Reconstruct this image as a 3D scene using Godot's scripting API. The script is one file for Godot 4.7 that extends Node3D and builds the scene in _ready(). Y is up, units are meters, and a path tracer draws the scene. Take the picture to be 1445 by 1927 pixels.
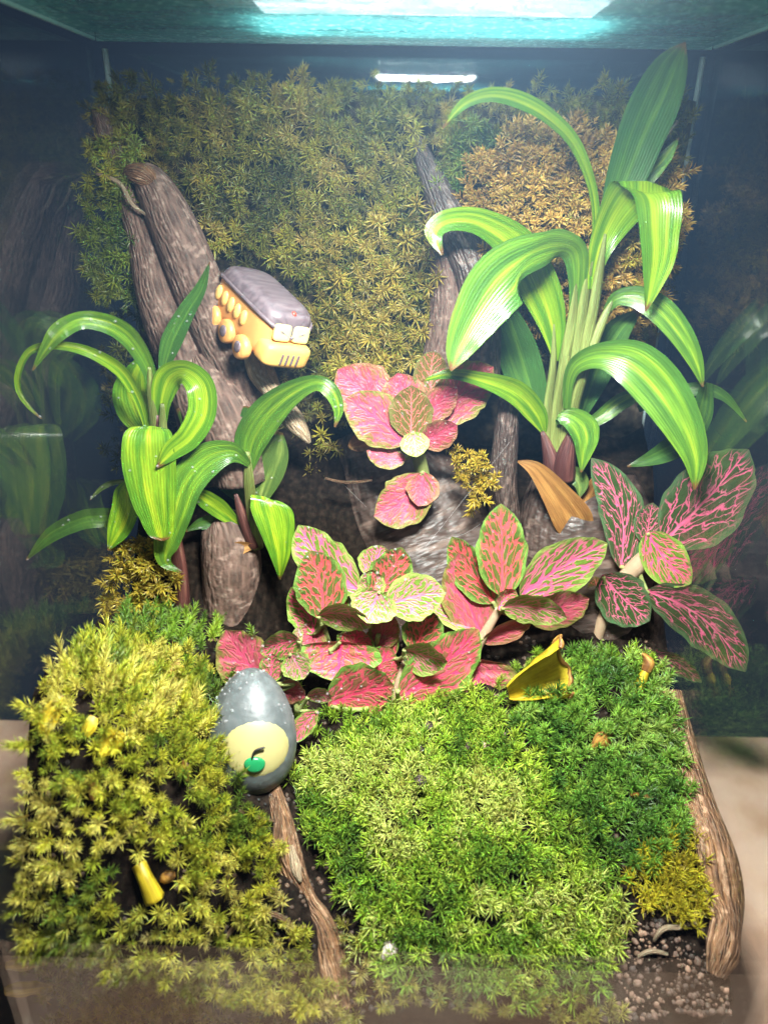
extends Node3D
# A planted glass terrarium seen through its front pane. Metres, y up, table top at y = 0.
const FOV := 69.0
const PITCH := -25.0
const EYE := Vector3(0, 0.39, 0)
const XL := -0.149      # inner faces of the tank
const XR := 0.1515
const FF := 0.194       # distance of the front pane from the eye
const FB := 0.437       # and of the back pane
const LIDY := 0.443
const GROUPS := {"veined_plant": "veined foliage plants among the moss", "striped_plant": "striped foliage plants", "twig": "twigs and roots in the terrarium", "leaf_scrap": "fallen leaf scraps on the moss", "crumb": "soil crumbs on the moss cushion", "spider_thread": "spider threads between the plants", "driftwood": "driftwood pieces on the wall", "bark_strip": "bark strips on the ground"}
var cam: Camera3D
var rng := RandomNumberGenerator.new()
var taken := {}
var M := {}
var fn := FastNoiseLite.new()

func numbered(called: String) -> String:
	var n: int = taken.get(called, 0)
	taken[called] = n + 1
	return called if n == 0 else "%s_%03d" % [called, n]

func thing(called: String, label: String, category: String, at: Vector3, group := "") -> Node3D:
	var o := Node3D.new()
	o.name = numbered(called)
	add_child(o)
	o.position = at
	tag(o, label, category, group)
	return o

func tag(o: Node3D, label: String, category: String, group := "") -> void:
	o.set_meta("label", label)
	o.set_meta("category", category)
	for k in GROUPS:
		if String(o.name).begins_with(k):
			group = GROUPS[k]
	if group != "":
		o.set_meta("group", group)

# commits a SurfaceTool (in world coordinates) as one named mesh under parent
func obj(called: String, st: SurfaceTool, m: Material, parent: Node3D = self, normals := true) -> MeshInstance3D:
	if normals:
		st.generate_normals()
	return put(called, st.commit(), m, parent)

func put(called: String, mesh: Mesh, m: Material, parent: Node3D = self) -> MeshInstance3D:
	var o := MeshInstance3D.new()
	o.name = numbered(called) if parent == self else called
	o.mesh = mesh
	o.material_override = m
	parent.add_child(o, true)
	if parent != self:
		var t := Vector3.ZERO
		var p: Node = parent
		while p != self:
			t += (p as Node3D).position
			p = p.get_parent()
		o.position = -t
	return o

func st_new() -> SurfaceTool:
	var st := SurfaceTool.new()
	st.begin(Mesh.PRIMITIVE_TRIANGLES)
	return st

# a place given by the direction in which the photograph shows it and by its distance f (cm) in front of the eye
func P(x: float, y: float, f: float) -> Vector3:
	var k := 963.5 / tan(deg_to_rad(FOV) / 2)
	var d := cam.basis * Vector3((x - 722.5) / k, -(y - 963.5) / k, -1)
	return EYE + d * (f * 0.01 / -d.z)

func PX(p: Vector3) -> Vector2:
	var k := 963.5 / tan(deg_to_rad(FOV) / 2)
	var q := cam.basis.transposed() * (p - EYE)
	return Vector2(722.5 + k * q.x / -q.z, 963.5 - k * q.y / -q.z)

# ---- the lie of the land -------------------------------------------------------------------
func ground_y(x: float, f: float) -> float:
	var h := EYE.y - 0.415 + 0.49 * f
	h += 0.010 * exp(-(pow((x + 0.085) / 0.055, 2) + pow((f - 0.275) / 0.05, 2)))
	h += 0.009 * exp(-(pow((x - 0.03) / 0.045, 2) + pow((f - 0.255) / 0.045, 2)))
	h += 0.008 * exp(-(pow((x - 0.105) / 0.04, 2) + pow((f - 0.30) / 0.035, 2)))
	h += 0.09 * smoothstep(-0.045, -0.15, x) * (1 - 0.45 * smoothstep(0.25, 0.30, f)) * smoothstep(0.37, 0.31, f) * smoothstep(0.166, 0.252, f)
	h -= 0.010 * exp(-pow((x + 0.035 - (0.27 - f) * 0.25) / 0.013, 2)) * smoothstep(0.34, 0.30, f)
	h -= 0.008 * exp(-(pow((x - 0.088) / 0.022, 2) + pow((f - 0.215) / 0.02, 2)))
	h -= 0.012 * smoothstep(0.225, 0.195, f)
	h += smoothstep(0.35, 0.41, f) * (0.055 + 0.02 * fn.get_noise_2d(x * 900, 7))
	h += 0.0060 * fn.get_noise_2d(x * 1700, f * 1700) + 0.0028 * fn.get_noise_2d(x * 3600 + 300, f * 3600) + 0.0012 * fn.get_noise_2d(x * 6000, f * 6000)
	return h

# f (cm) at which the line of sight through (x, y) meets the ground
func on(x: float, y: float, lift := 0.0) -> float:
	var f := 19.5
	while f < 43:
		var p := P(x, y, f)
		if p.y < ground_y(p.x, f * 0.01) + lift:
			break
		f += 0.1
	return f

func inside(p: Vector2, poly: PackedVector2Array) -> bool:
	return Geometry2D.is_point_in_polygon(p, poly)

# ---- shapes --------------------------------------------------------------------------------
func cr(a: float, b: float, c: float, d: float, t: float) -> float:
	return 0.5 * (2 * b + (c - a) * t + (2 * a - 5 * b + 4 * c - d) * t * t + (3 * b - a - 3 * c + d) * t * t * t)

# stations [x, y, f, width, angle of the cross line (optional), depth difference across it in cm (optional)]
func stations(pts: Array, sub: int) -> Array:
	var n := pts.size()
	var rows := []
	for i in n:
		var s: Array = pts[i]
		var a: Array = pts[maxi(i - 1, 0)]
		var b: Array = pts[mini(i + 1, n - 1)]
		var dir := Vector2(b[0] - a[0], b[1] - a[1]).normalized()
		var ang: float = s[4] if s.size() > 4 and s[4] != null else rad_to_deg(Vector2(-dir.y, dir.x).angle())
		if i > 0:
			while ang - rows[i - 1][4] > 180: ang -= 360
			while ang - rows[i - 1][4] < -180: ang += 360
		rows.append([float(s[0]), float(s[1]), float(s[2]), float(s[3]), ang, float(s[5]) if s.size() > 5 else 0.0])
	var out := []
	for i in n - 1:
		var p0: Array = rows[maxi(i - 1, 0)]
		var p1: Array = rows[i]
		var p2: Array = rows[i + 1]
		var p3: Array = rows[mini(i + 2, n - 1)]
		for k in sub:
			var t := float(k) / sub
			var r := []
			for c in 6:
				r.append(cr(p0[c], p1[c], p2[c], p3[c], t))
			r[3] = maxf(r[3], 1.0)
			out.append(r)
	out.append(rows[n - 1])
	return out

# a leaf blade through stations; crease > 0 sinks the midrib away from the eye, as a share of the width
func blade(rows: Array, crease: float, wave: float, seed_: float, across := 8, arch := 0.0) -> SurfaceTool:
	var st := st_new()
	st.set_smooth_group(0)
	var n := rows.size()
	var length := 0.0
	var at := [0.0]
	for i in range(1, n):
		length += P(rows[i][0], rows[i][1], rows[i][2]).distance_to(P(rows[i - 1][0], rows[i - 1][1], rows[i - 1][2]))
		at.append(length)
	var grid := []
	for i in n:
		var r: Array = rows[i]
		var v: Vector2 = Vector2.from_angle(deg_to_rad(r[4])) * r[3] / 2
		var L := P(r[0] - v.x, r[1] - v.y, r[2] - r[5] / 2)
		var R := P(r[0] + v.x, r[1] + v.y, r[2] + r[5] / 2)
		var a: Array = rows[maxi(i - 1, 0)]
		var b: Array = rows[mini(i + 1, n - 1)]
		var tan_ := (P(b[0], b[1], b[2]) - P(a[0], a[1], a[2])).normalized()
		var nor := (R - L).cross(tan_).normalized()
		if nor.dot(EYE - L) < 0:
			nor = -nor
		var w := L.distance_to(R)
		var row := []
		for j in across + 1:
			var u := float(j) / across
			var s := absf(u * 2 - 1)
			var p := L.lerp(R, u)
			p += nor * w * (-crease * (1 - pow(s, 1.3)) + arch * (1 - s * s))
			p += nor * wave * w * s * s * sin(float(at[i]) / maxf(w, 0.004) * 5.0 + seed_ + (2.0 if u > 0.5 else 0.0))
			p += nor * w * 0.02 * fn.get_noise_3d(u * 90, i * 9, seed_ * 50)
			row.append(p)
		grid.append(row)
	for i in (6 if wet else 0):
		var gi := rng.randi_range(1, n - 2)
		var gj := rng.randi_range(1, across - 1)
		dew_spots.append([(grid[gi][gj] as Vector3).lerp(grid[gi + 1][gj], rng.randf()), rng.randf_range(0.00035, 0.0009)])
	for i in n:
		for j in across + 1:
			st.set_uv(Vector2(float(j) / across, float(at[i]) / maxf(length, 1e-5)))
			st.add_vertex(grid[i][j])
	for i in n - 1:
		for j in across:
			var q := i * (across + 1) + j
			for k in [q, q + across + 1, q + 1, q + 1, q + across + 1, q + across + 2]:
				st.add_index(k)
	return st

func leaf(parent: Node3D, m: Material, pts: Array, crease := 0.10, wave := 0.015, called := "leaf") -> MeshInstance3D:
	return obj(called, blade(stations(pts, 6), crease, wave, rng.randf() * 6, 8), m, parent)

# an oval leaf from its base to its tip; width in the same units; tilt: depth across (cm); bow: sideways bend; arch: bulge
var dF := 0.0
var wet := false
var hubs := []
var dew_spots := []
func oval(parent: Node3D, m: Material, b: Array, t: Array, w: float, tilt := 0.0, bow := 0.0, crease := 0.08, droop := 0.0, fat := 0.5) -> MeshInstance3D:
	var pts := []
	var d := Vector2(t[0] - b[0], t[1] - b[1])
	var side := Vector2(-d.y, d.x).normalized()
	var sgn := 1.0
	var prof := 0.0
	w *= 1.1
	for i in 12:
		var s := i / 11.0
		var c := Vector2(b[0], b[1]) + d * s + side * bow * sin(s * PI)
		prof = pow(sin(PI * pow(s, lerpf(0.72, 1.15, fat))), 0.62) if i > 0 and i < 11 else 0.02
		var x := 1.0 + 0.03 * sin(s * 23 + w) + 0.05 * fn.get_noise_2d(s * 900, w * 70)
		pts.append([c.x, c.y, dF + lerpf(b[2], t[2], s) + droop * s * s - droop * s, maxf(w * prof * x, 1.5), null, tilt * prof * sgn])
	var r := stations(pts, 3)
	if hubs.size() > 0:
		var best: Array = hubs[0]
		for q in hubs:
			if Vector2(q[0] - b[0], q[1] - b[1]).length() < Vector2(best[0] - b[0], best[1] - b[1]).length():
				best = q
		if Vector2(best[0] - b[0], best[1] - b[1]).length() > 6:
			obj("petiole", tube([[best[0], best[1], best[2], 5], [lerpf(best[0], b[0], 0.5), lerpf(best[1], b[1], 0.5) + 3, dF + 0.5 * (best[2] - dF + b[2]) + 0.1, 4.5], [b[0] + d.x * 0.03, b[1] + d.y * 0.03, b[2] + dF, 3.5]], 7, 0.0, 4), M.furry_green, parent)
	return obj("leaf", blade(r, crease, 0.03, rng.randf() * 6, 10), m, parent)

# tube through [x, y, f, radius] in the photograph's units, lumpy if asked
func tube(pts: Array, sides := 10, lump := 0.0, sub := 5, freq := 300.0, flat := 1.0) -> SurfaceTool:
	var q := []
	for p in pts:
		var c := P(p[0], p[1], p[2])
		var k := 963.5 / tan(deg_to_rad(FOV) / 2)
		var depth := -(cam.basis.transposed() * (c - EYE)).z
		q.append([c, p[3] * depth / k])
	return tube3(q, sides, lump, sub, freq, flat)

func tube3(q: Array, sides := 10, lump := 0.0, sub := 5, freq := 300.0, flat := 1.0) -> SurfaceTool:
	var st := st_new()
	st.set_smooth_group(0)
	var n := q.size()
	var cs := []
	var rs := []
	for i in n - 1:
		for k in sub:
			var t := float(k) / sub
			var a: Array = q[maxi(i - 1, 0)]
			var b: Array = q[i]
			var c: Array = q[i + 1]
			var d: Array = q[mini(i + 2, n - 1)]
			cs.append(Vector3(cr(a[0].x, b[0].x, c[0].x, d[0].x, t), cr(a[0].y, b[0].y, c[0].y, d[0].y, t), cr(a[0].z, b[0].z, c[0].z, d[0].z, t)))
			rs.append(maxf(cr(a[1], b[1], c[1], d[1], t), 1e-5))
	cs.append(q[n - 1][0])
	rs.append(q[n - 1][1])
	var m := cs.size()
	var length := 0.0
	var up := Vector3(0.13, 0.2, 0.97)
	for i in m:
		var tg: Vector3 = (cs[mini(i + 1, m - 1)] - cs[maxi(i - 1, 0)]).normalized()
		var e1 := up.cross(tg).normalized()
		var e2 := tg.cross(e1)
		if i > 0:
			length += cs[i].distance_to(cs[i - 1])
		for j in sides + 1:
			var an := TAU * j / sides
			var o := e1 * cos(an) + e2 * sin(an) * flat
			var r: float = rs[i]
			if lump > 0:
				var g := o * r * freq * 0.9
				var ridge := fn.get_noise_3d(g.x * 3, g.y * 3, length * freq * 0.35 + g.z * 2)
				ridge = 0.45 - 1.9 * absf(ridge)
				r *= 1 + lump * (ridge + 0.6 * fn.get_noise_3d(g.x * 9 + 50, g.y * 9, length * freq * 0.8))
			st.set_uv(Vector2(float(j) / sides, length / 0.06))
			st.add_vertex(cs[i] + o * r)
	for i in m - 1:
		for j in sides:
			var a := i * (sides + 1) + j
			for k in [a, a + 1, a + sides + 1, a + 1, a + sides + 2, a + sides + 1]:
				st.add_index(k)
	for e in 2:
		var base: int = 0 if e == 0 else (m - 1) * (sides + 1)
		for j in range(1, sides - 1):
			for k in ([base, base + j + 1, base + j] if e == 0 else [base, base + j, base + j + 1]):
				st.add_index(k)
	return st

func box(c: Vector3, s: Vector3, bev := 0.0) -> SurfaceTool:
	var st := st_new()
	var b := BoxMesh.new()
	b.size = s
	var arr := b.get_mesh_arrays()
	for i in arr[Mesh.ARRAY_INDEX]:
		st.set_smooth_group(-1)
		st.set_uv(arr[Mesh.ARRAY_TEX_UV][i])
		st.add_vertex(arr[Mesh.ARRAY_VERTEX][i] + c)
	return st

# lathe-like egg with free cross-section, in a frame
func ellipsoid(st: SurfaceTool, xf: Transform3D, rad: Vector3, rings := 12, sides := 18, from := 0.0, to := PI, egg := 0.0) -> void:
	var start := []
	for i in rings + 1:
		var a := lerpf(from, to, float(i) / rings)
		for j in sides + 1:
			var b := TAU * j / sides
			var k := 1 + egg * cos(a)
			start.append(xf * Vector3(rad.x * sin(a) * cos(b) * k, rad.y * cos(a), rad.z * sin(a) * sin(b) * k))
	for i in rings:
		for j in sides:
			var q := i * (sides + 1) + j
			for k in [q, q + 1, q + sides + 1, q + 1, q + sides + 2, q + sides + 1]:
				st.set_smooth_group(0)
				st.set_uv(Vector2(float((k % (sides + 1))) / sides, float(k / (sides + 1)) / rings))
				st.add_vertex(start[k])

# ---- materials -----------------------------------------------------------------------------
func mat(c: Color, rough := 0.6, spec := 0.5) -> StandardMaterial3D:
	var m := StandardMaterial3D.new()
	m.albedo_color = c.linear_to_srgb()
	m.roughness = rough
	m.metallic_specular = spec
	return m

func noise_tex(freq: float, seed_: int, colors: Array, size := 256, octaves := 4) -> NoiseTexture2D:
	var n := FastNoiseLite.new()
	n.seed = seed_
	n.frequency = freq
	n.fractal_octaves = octaves
	var t := NoiseTexture2D.new()
	t.width = size
	t.height = size
	t.seamless = true
	t.noise = n
	if colors.size() > 0:
		var g := Gradient.new()
		var off := PackedFloat32Array()
		var cs := PackedColorArray()
		for i in colors.size():
			off.append(0.2 + 0.6 * i / maxf(colors.size() - 1, 1))
			cs.append((colors[i] as Color).linear_to_srgb())
		g.offsets = off
		g.colors = cs
		t.color_ramp = g
	return t

func tri(m: StandardMaterial3D, scale: float) -> StandardMaterial3D:
	m.uv1_triplanar = true
	m.uv1_world_triplanar = true
	m.uv1_scale = Vector3.ONE * scale
	return m

# stripes run along the blade; each stripe keeps its place across it
func strap_texture(seed_: int, dark: Color, mid: Color, pale: Color, share: float, tip := true) -> ImageTexture:
	var w := 128
	var h := 256
	var im := Image.create(w, h, false, Image.FORMAT_RGB8)
	var n := FastNoiseLite.new()
	n.seed = seed_
	n.frequency = 1.0
	n.fractal_octaves = 3
	for y in h:
		for x in w:
			var u := float(x) / w
			var v := float(y) / h
			var s := n.get_noise_2d(u * 3.6, v * 1.1)
			var fine := n.get_noise_2d(u * 38 + 9, v * 1.6)
			var centre := exp(-pow((u - 0.5 + 0.06 * s) / 0.17, 2))
			var k := clampf(0.34 * centre + s * 0.75 + share - 0.06 + fine * 0.14, 0, 1)
			var c := dark.lerp(mid, clampf(k * 2, 0, 1)).lerp(pale, clampf(k * 2 - 1, 0, 1))
			c = c.lerp(dark, 0.22 * smoothstep(0.15, 0.5, n.get_noise_2d(u * 60 + 31, v * 2.5)))
			c *= 1.0 + 0.16 * fine + 0.08 * n.get_noise_2d(u * 9 + 70, v * 14)
			if tip: c = c.lerp(Color(0.16, 0.075, 0.025), smoothstep(0.955, 0.985, v + 0.03 * n.get_noise_2d(u * 8, v * 12 + 4)))
			im.set_pixel(x, y, Color(c.r, c.g, c.b).linear_to_srgb())
	return ImageTexture.create_from_image(im)

func strap_bump() -> ImageTexture:
	var im := Image.create(128, 64, false, Image.FORMAT_RGB8)
	var n := FastNoiseLite.new()
	n.seed = 3
	n.frequency = 1.0
	for y in 64:
		for x in 128:
			var u := x / 128.0
			var k := 0.5 + 0.25 * sin(u * TAU * 17) + 0.3 * n.get_noise_2d(u * 14, y * 0.06)
			im.set_pixel(x, y, Color(k, k, k))
	return ImageTexture.create_from_image(im)

# veined leaf: u across, v from base to tip. pink: how far the colour spreads from the veins; net: width of the fine net
func veined(seed_: int, green: Color, rim: Color, pink: Color, spread: float, net: float, grow: float, vw := 1.0) -> Array:
	var w := 176
	var h := 224
	var im := Image.create(w, h, false, Image.FORMAT_RGB8)
	var bump := Image.create(w, h, false, Image.FORMAT_RGB8)
	var cell := FastNoiseLite.new()
	cell.seed = seed_
	cell.noise_type = FastNoiseLite.TYPE_CELLULAR
	cell.cellular_return_type = FastNoiseLite.RETURN_DISTANCE2_SUB
	cell.frequency = 1.0
	cell.fractal_type = FastNoiseLite.FRACTAL_NONE
	cell.cellular_jitter = 0.9
	var n := FastNoiseLite.new()
	n.seed = seed_ + 40
	n.frequency = 1.0
	for y in h:
		for x in w:
			var v := float(y) / h
			var s := (float(x) / w - 0.5) * 2
			var wide := pow(maxf(sin(PI * pow(clampf(v, 0.001, 0.999), 0.9)), 0.02), 0.6)
			var a := absf(s)
			var px := s * wide
			var wob := n.get_noise_2d(px * 3, v * 4) * 0.07
			var side := 0.43 if s > 0 else 0.0
			var q := (v - 0.50 * pow(a * wide, 0.8) + wob) * 5.6 + side
			var lat := absf(q - roundf(q)) / 5.6
			var taper := clampf(1.15 - a, 0.1, 1)
			var ml := (1 - smoothstep(0.010, 0.030, lat / (0.35 + 0.65 * taper) / vw)) 
			var mm := 1 - smoothstep(0.030, 0.065, absf(px + wob * 0.4) * (0.55 + v) / vw)
			# branches that fork off the side veins and net together towards the rim
			var d := cell.get_noise_2d((px + wob) * 3.6, (v - 0.62 * a * wide + wob) * 7.0)
			var mn := (1 - smoothstep(net * 0.45, net * 1.5, d + 1.0)) 
			var margin := smoothstep(0.70, 0.96, a + 0.12 * n.get_noise_2d(v * 16, s * 5))
			margin = maxf(margin, smoothstep(0.88, 1.0, v + 0.05 * n.get_noise_2d(s * 9, 3)))
			var vein := maxf(maxf(mm, ml * (1 - 0.5 * margin)), mn * (0.9 - a * 0.2))
			var glow := spread * (1 - smoothstep(0.2, 0.95, a + 0.5 * n.get_noise_2d(px * 8, v * 9 + 20))) * grow
			glow *= 0.72 + 0.28 * smoothstep(0.25, 0.05, d + 1.0) 
			var k := clampf(maxf(vein * (1 - margin * 0.93), glow), 0, 1)
			var g := green.lerp(rim, margin)
			g *= 1.0 + 0.3 * n.get_noise_2d(px * 14 + 5, v * 14)
			var pk := pink * (1.0 + 0.25 * n.get_noise_2d(px * 6 + 15, v * 6))
			pk = pk.lerp(Color(0.62, 0.24, 0.28), 0.4 * smoothstep(0.1, 0.6, n.get_noise_2d(px * 4 + 60, v * 4)))
			var c := g.lerp(pk, k)
			im.set_pixel(x, y, Color(maxf(c.r, 0), maxf(c.g, 0), maxf(c.b, 0)).linear_to_srgb())
			var hh := 0.55 - 0.4 * vein + 0.15 * n.get_noise_2d(px * 40, v * 40)
			bump.set_pixel(x, y, Color(hh, hh, hh))
	return [ImageTexture.create_from_image(im), ImageTexture.create_from_image(bump)]

func wood_texture(seed_: int, cols: Array) -> Array:
	var w := 128
	var h := 256
	var im := Image.create(w, h, false, Image.FORMAT_RGB8)
	var bump := Image.create(w, h, false, Image.FORMAT_RGB8)
	var n := FastNoiseLite.new()
	n.seed = seed_
	n.frequency = 1.0
	n.fractal_octaves = 4
	for y in h:
		for x in w:
			var an := TAU * x / w
			var v := float(y) / h
			var vv := absf(v * 2 - 1)
			var grain := n.get_noise_3d(cos(an) * 5, sin(an) * 5, vv * 2.2)
			var fine := n.get_noise_3d(cos(an) * 14, sin(an) * 14, vv * 3.5 + 9)
			var spot := n.get_noise_3d(cos(an) * 1.6 + 30, sin(an) * 1.6, vv * 4)
			var k := clampf(0.5 + 0.7 * grain + 0.45 * fine, 0, 1)
			var c: Color = (cols[0] as Color).lerp(cols[1], k).lerp(cols[2], smoothstep(0.1, 0.5, spot) * 0.8)
			im.set_pixel(x, y, c.linear_to_srgb())
			var hh := clampf(0.5 + 0.6 * grain + 0.5 * fine, 0, 1)
			bump.set_pixel(x, y, Color(hh, hh, hh))
	return [ImageTexture.create_from_image(im), ImageTexture.create_from_image(bump)]

func textured(t: Texture2D, b: Texture2D, relief: float, rough: float, back := 0.0) -> StandardMaterial3D:
	var m := StandardMaterial3D.new()
	m.albedo_texture = t
	m.roughness = rough
	if b:
		m.heightmap_enabled = true
		m.heightmap_texture = b
		m.heightmap_scale = relief
	if back > 0:
		m.backlight_enabled = true
		m.backlight = Color(back, back, back)
	return m

func materials() -> void:
	var sb := strap_bump()
	M.strap_green = textured(strap_texture(11, Color(0.044, 0.118, 0.016), Color(0.110, 0.225, 0.018), Color(0.28, 0.36, 0.025), 0.15), sb, 0.022, 0.3, 0.4)
	M.strap_deep = textured(strap_texture(23, Color(0.032, 0.090, 0.018), Color(0.070, 0.155, 0.022), Color(0.17, 0.26, 0.03), 0.0), sb, 0.022, 0.3, 0.35)
	M.strap_yellow = textured(strap_texture(37, Color(0.062, 0.165, 0.012), Color(0.165, 0.29, 0.014), Color(0.35, 0.41, 0.022), 0.25), sb, 0.022, 0.26, 0.5)
	M.strap_olive = textured(strap_texture(51, Color(0.055, 0.10, 0.02), Color(0.14, 0.2, 0.04), Color(0.32, 0.36, 0.12), 0.1), sb, 0.012, 0.4, 0.4)
	M.strap_dry = textured(strap_texture(61, Color(0.22, 0.10, 0.025), Color(0.38, 0.19, 0.05), Color(0.5, 0.3, 0.1), 0.1), sb, 0.02, 0.6, 0.5)
	M.stalk = textured(strap_texture(71, Color(0.09, 0.11, 0.025), Color(0.19, 0.23, 0.06), Color(0.33, 0.34, 0.13), 0.2, false), sb, 0.02, 0.42, 0.2)
	M.stalk_purple = textured(strap_texture(81, Color(0.05, 0.016, 0.014), Color(0.13, 0.05, 0.04), Color(0.2, 0.12, 0.06), 0.1, false), sb, 0.02, 0.45)
	for m in ["strap_green", "strap_deep", "strap_yellow"]:
		M[m].clearcoat_enabled = true
		M[m].clearcoat = 0.6
		M[m].clearcoat_roughness = 0.14
	var pinks := {
		net_a = [5, Color(0.12, 0.21, 0.022), Color(0.20, 0.36, 0.05), Color(0.860, 0.092, 0.238), 0.0, 0.16, 1.0],
		net_b = [6, Color(0.120, 0.200, 0.022), Color(0.208, 0.320, 0.056), Color(0.688, 0.103, 0.246), 0.0, 0.2, 1.0],
		red_a = [7, Color(0.085, 0.15, 0.02), Color(0.13, 0.30, 0.04), Color(0.800, 0.051, 0.154), 0.5, 0.18, 1.0],
		net_shaded = [14, Color(0.055, 0.105, 0.014), Color(0.12, 0.24, 0.04), Color(0.640, 0.069, 0.091), 0.10, 0.15, 1.0],  # net leaf with darkened colours: shade of upright, back-lit leaves put into the texture
		pink_a = [8, Color(0.155, 0.104, 0.024), Color(0.274, 0.143, 0.066), Color(0.475, 0.053, 0.113), 0.85, 0.18, 1.3],
		pink_b = [9, Color(0.142, 0.124, 0.024), Color(0.178, 0.181, 0.038), Color(0.511, 0.057, 0.133), 0.75, 0.22, 1.1],
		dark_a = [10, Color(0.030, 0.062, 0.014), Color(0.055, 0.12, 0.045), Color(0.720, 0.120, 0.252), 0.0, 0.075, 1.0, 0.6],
		olive = [12, Color(0.10, 0.085, 0.014), Color(0.13, 0.12, 0.03), Color(0.66, 0.13, 0.13), 0.0, 0.045, 1.0, 0.6],  # dark olive tone paints in the shade on back-lit leaf undersides
		lime = [13, Color(0.15, 0.25, 0.03), Color(0.30, 0.42, 0.09), Color(0.680, 0.162, 0.269), 0.0, 0.13, 1.0],
	}
	for k in pinks:
		var p: Array = pinks[k]
		var t := veined(p[0], p[1], p[2], p[3], p[4], p[5], p[6], p[7] if p.size() > 7 else 1.0)
		M[k] = textured(t[0], t[1], 0.05, 0.48, 0.45)
		M[k].rim_enabled = true
		M[k].rim = 0.12
	M.furry = mat(Color(0.30, 0.21, 0.13), 0.8)
	M.furry_green = mat(Color(0.22, 0.26, 0.08), 0.7)
	var wt := wood_texture(4, [Color(0.045, 0.026, 0.019), Color(0.160, 0.095, 0.070), Color(0.24, 0.165, 0.13)])
	M.wood = textured(wt[0], wt[1], 0.14, 0.8)
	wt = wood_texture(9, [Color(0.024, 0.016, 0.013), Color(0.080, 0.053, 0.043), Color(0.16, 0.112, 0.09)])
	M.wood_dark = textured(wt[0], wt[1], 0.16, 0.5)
	wt = wood_texture(15, [Color(0.045, 0.022, 0.012), Color(0.26, 0.13, 0.055), Color(0.40, 0.25, 0.15)])
	M.bark = textured(wt[0], wt[1], 0.2, 0.7)
	wt = wood_texture(19, [Color(0.20, 0.14, 0.08), Color(0.46, 0.35, 0.22), Color(0.55, 0.45, 0.32)])
	M.wood_pale = textured(wt[0], wt[1], 0.12, 0.75)
	M.soil = tri(textured(noise_tex(0.03, 2, [Color(0.004, 0.003, 0.0026), Color(0.010, 0.007, 0.005), Color(0.024, 0.016, 0.012)]), null, 0, 0.8), 30)
	M.soil.metallic_specular = 0.15
	M.backing = tri(textured(noise_tex(0.03, 12, [Color(0.016, 0.013, 0.010), Color(0.040, 0.032, 0.023), Color(0.08, 0.062, 0.04)]), null, 0, 0.85), 18)
	M.backing.metallic_specular = 0.2
	M.moss = mat(Color.WHITE, 0.5)
	M.moss.vertex_color_use_as_albedo = true
	M.moss.backlight_enabled = true
	M.moss.backlight = Color(0.5, 0.5, 0.5)
	M.grain = mat(Color.WHITE, 0.7)
	M.grain.vertex_color_use_as_albedo = true
	var g := mat(Color(0.75, 0.9, 0.88), 0.0)
	g.albedo_color.a = 0.003
	g.transparency = BaseMaterial3D.TRANSPARENCY_ALPHA
	g.metallic_specular = 0.38
	M.glass = g
	var w := mat(Color.WHITE, 0.02)
	w.albedo_color.a = 0.0
	w.refraction_enabled = true
	w.refraction_scale = 0.033
	M.water = w
	var dew := mat(Color(0.75, 0.78, 0.8), 0.03, 0.7)
	dew.albedo_color.a = 0.16
	dew.transparency = BaseMaterial3D.TRANSPARENCY_ALPHA
	M.dew = dew

# ---- moss ----------------------------------------------------------------------------------
# one shoot: narrow pointed leaves round a stem, y up, one unit tall
func shoot(leaves: int, long: float, wide: float, open_low: float, open_top: float, seed_: int, stem := true) -> ArrayMesh:
	var r := RandomNumberGenerator.new()
	r.seed = seed_
	var st := st_new()
	st.set_smooth_group(-1)
	for i in leaves:
		var s := (i + 0.5) / leaves
		var an := i * 2.4 + r.randf_range(-0.4, 0.4)
		var tilt := deg_to_rad(lerpf(open_low, open_top, s) + r.randf_range(-12, 12))
		var o := Vector3(cos(an), 0, sin(an))
		var side := Vector3(-sin(an), 0, cos(an))
		var d := o * sin(tilt) + Vector3.UP * cos(tilt)
		var d2 := (d + Vector3(0, -0.35, 0) + o * 0.2).normalized()
		var l := long * r.randf_range(0.7, 1.15)
		var b := Vector3(0, s * 0.75, 0)
		var m := b + d * l * 0.5
		var t := m + d2 * l * 0.5
		var w := side * wide * 0.5
		var lift := d.cross(side) * wide * 0.25
		var tone := r.randf_range(0.7, 1.25)
		var c := Color(tone * r.randf_range(0.9, 1.15), tone, tone * r.randf_range(0.7, 1.1))
		for q in [[b, m + w + lift, m - lift * 0.6], [b, m - lift * 0.6, m - w + lift], [m + w + lift, t, m - lift * 0.6], [m - lift * 0.6, t, m - w + lift]]:
			for v in q:
				st.set_color(c)
				st.add_vertex(v)
	if stem:
		var k := Color(0.45, 0.3, 0.25)
		for i in 3:
			var a := TAU * i / 3
			var e := TAU * (i + 1) / 3
			var p := [Vector3(cos(a) * 0.03, -0.1, sin(a) * 0.03), Vector3(0, 0.8, 0), Vector3(cos(e) * 0.03, -0.1, sin(e) * 0.03)]
			for v in p:
				st.set_color(k)
				st.add_vertex(v)
	st.generate_normals()
	return st.commit()

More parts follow.
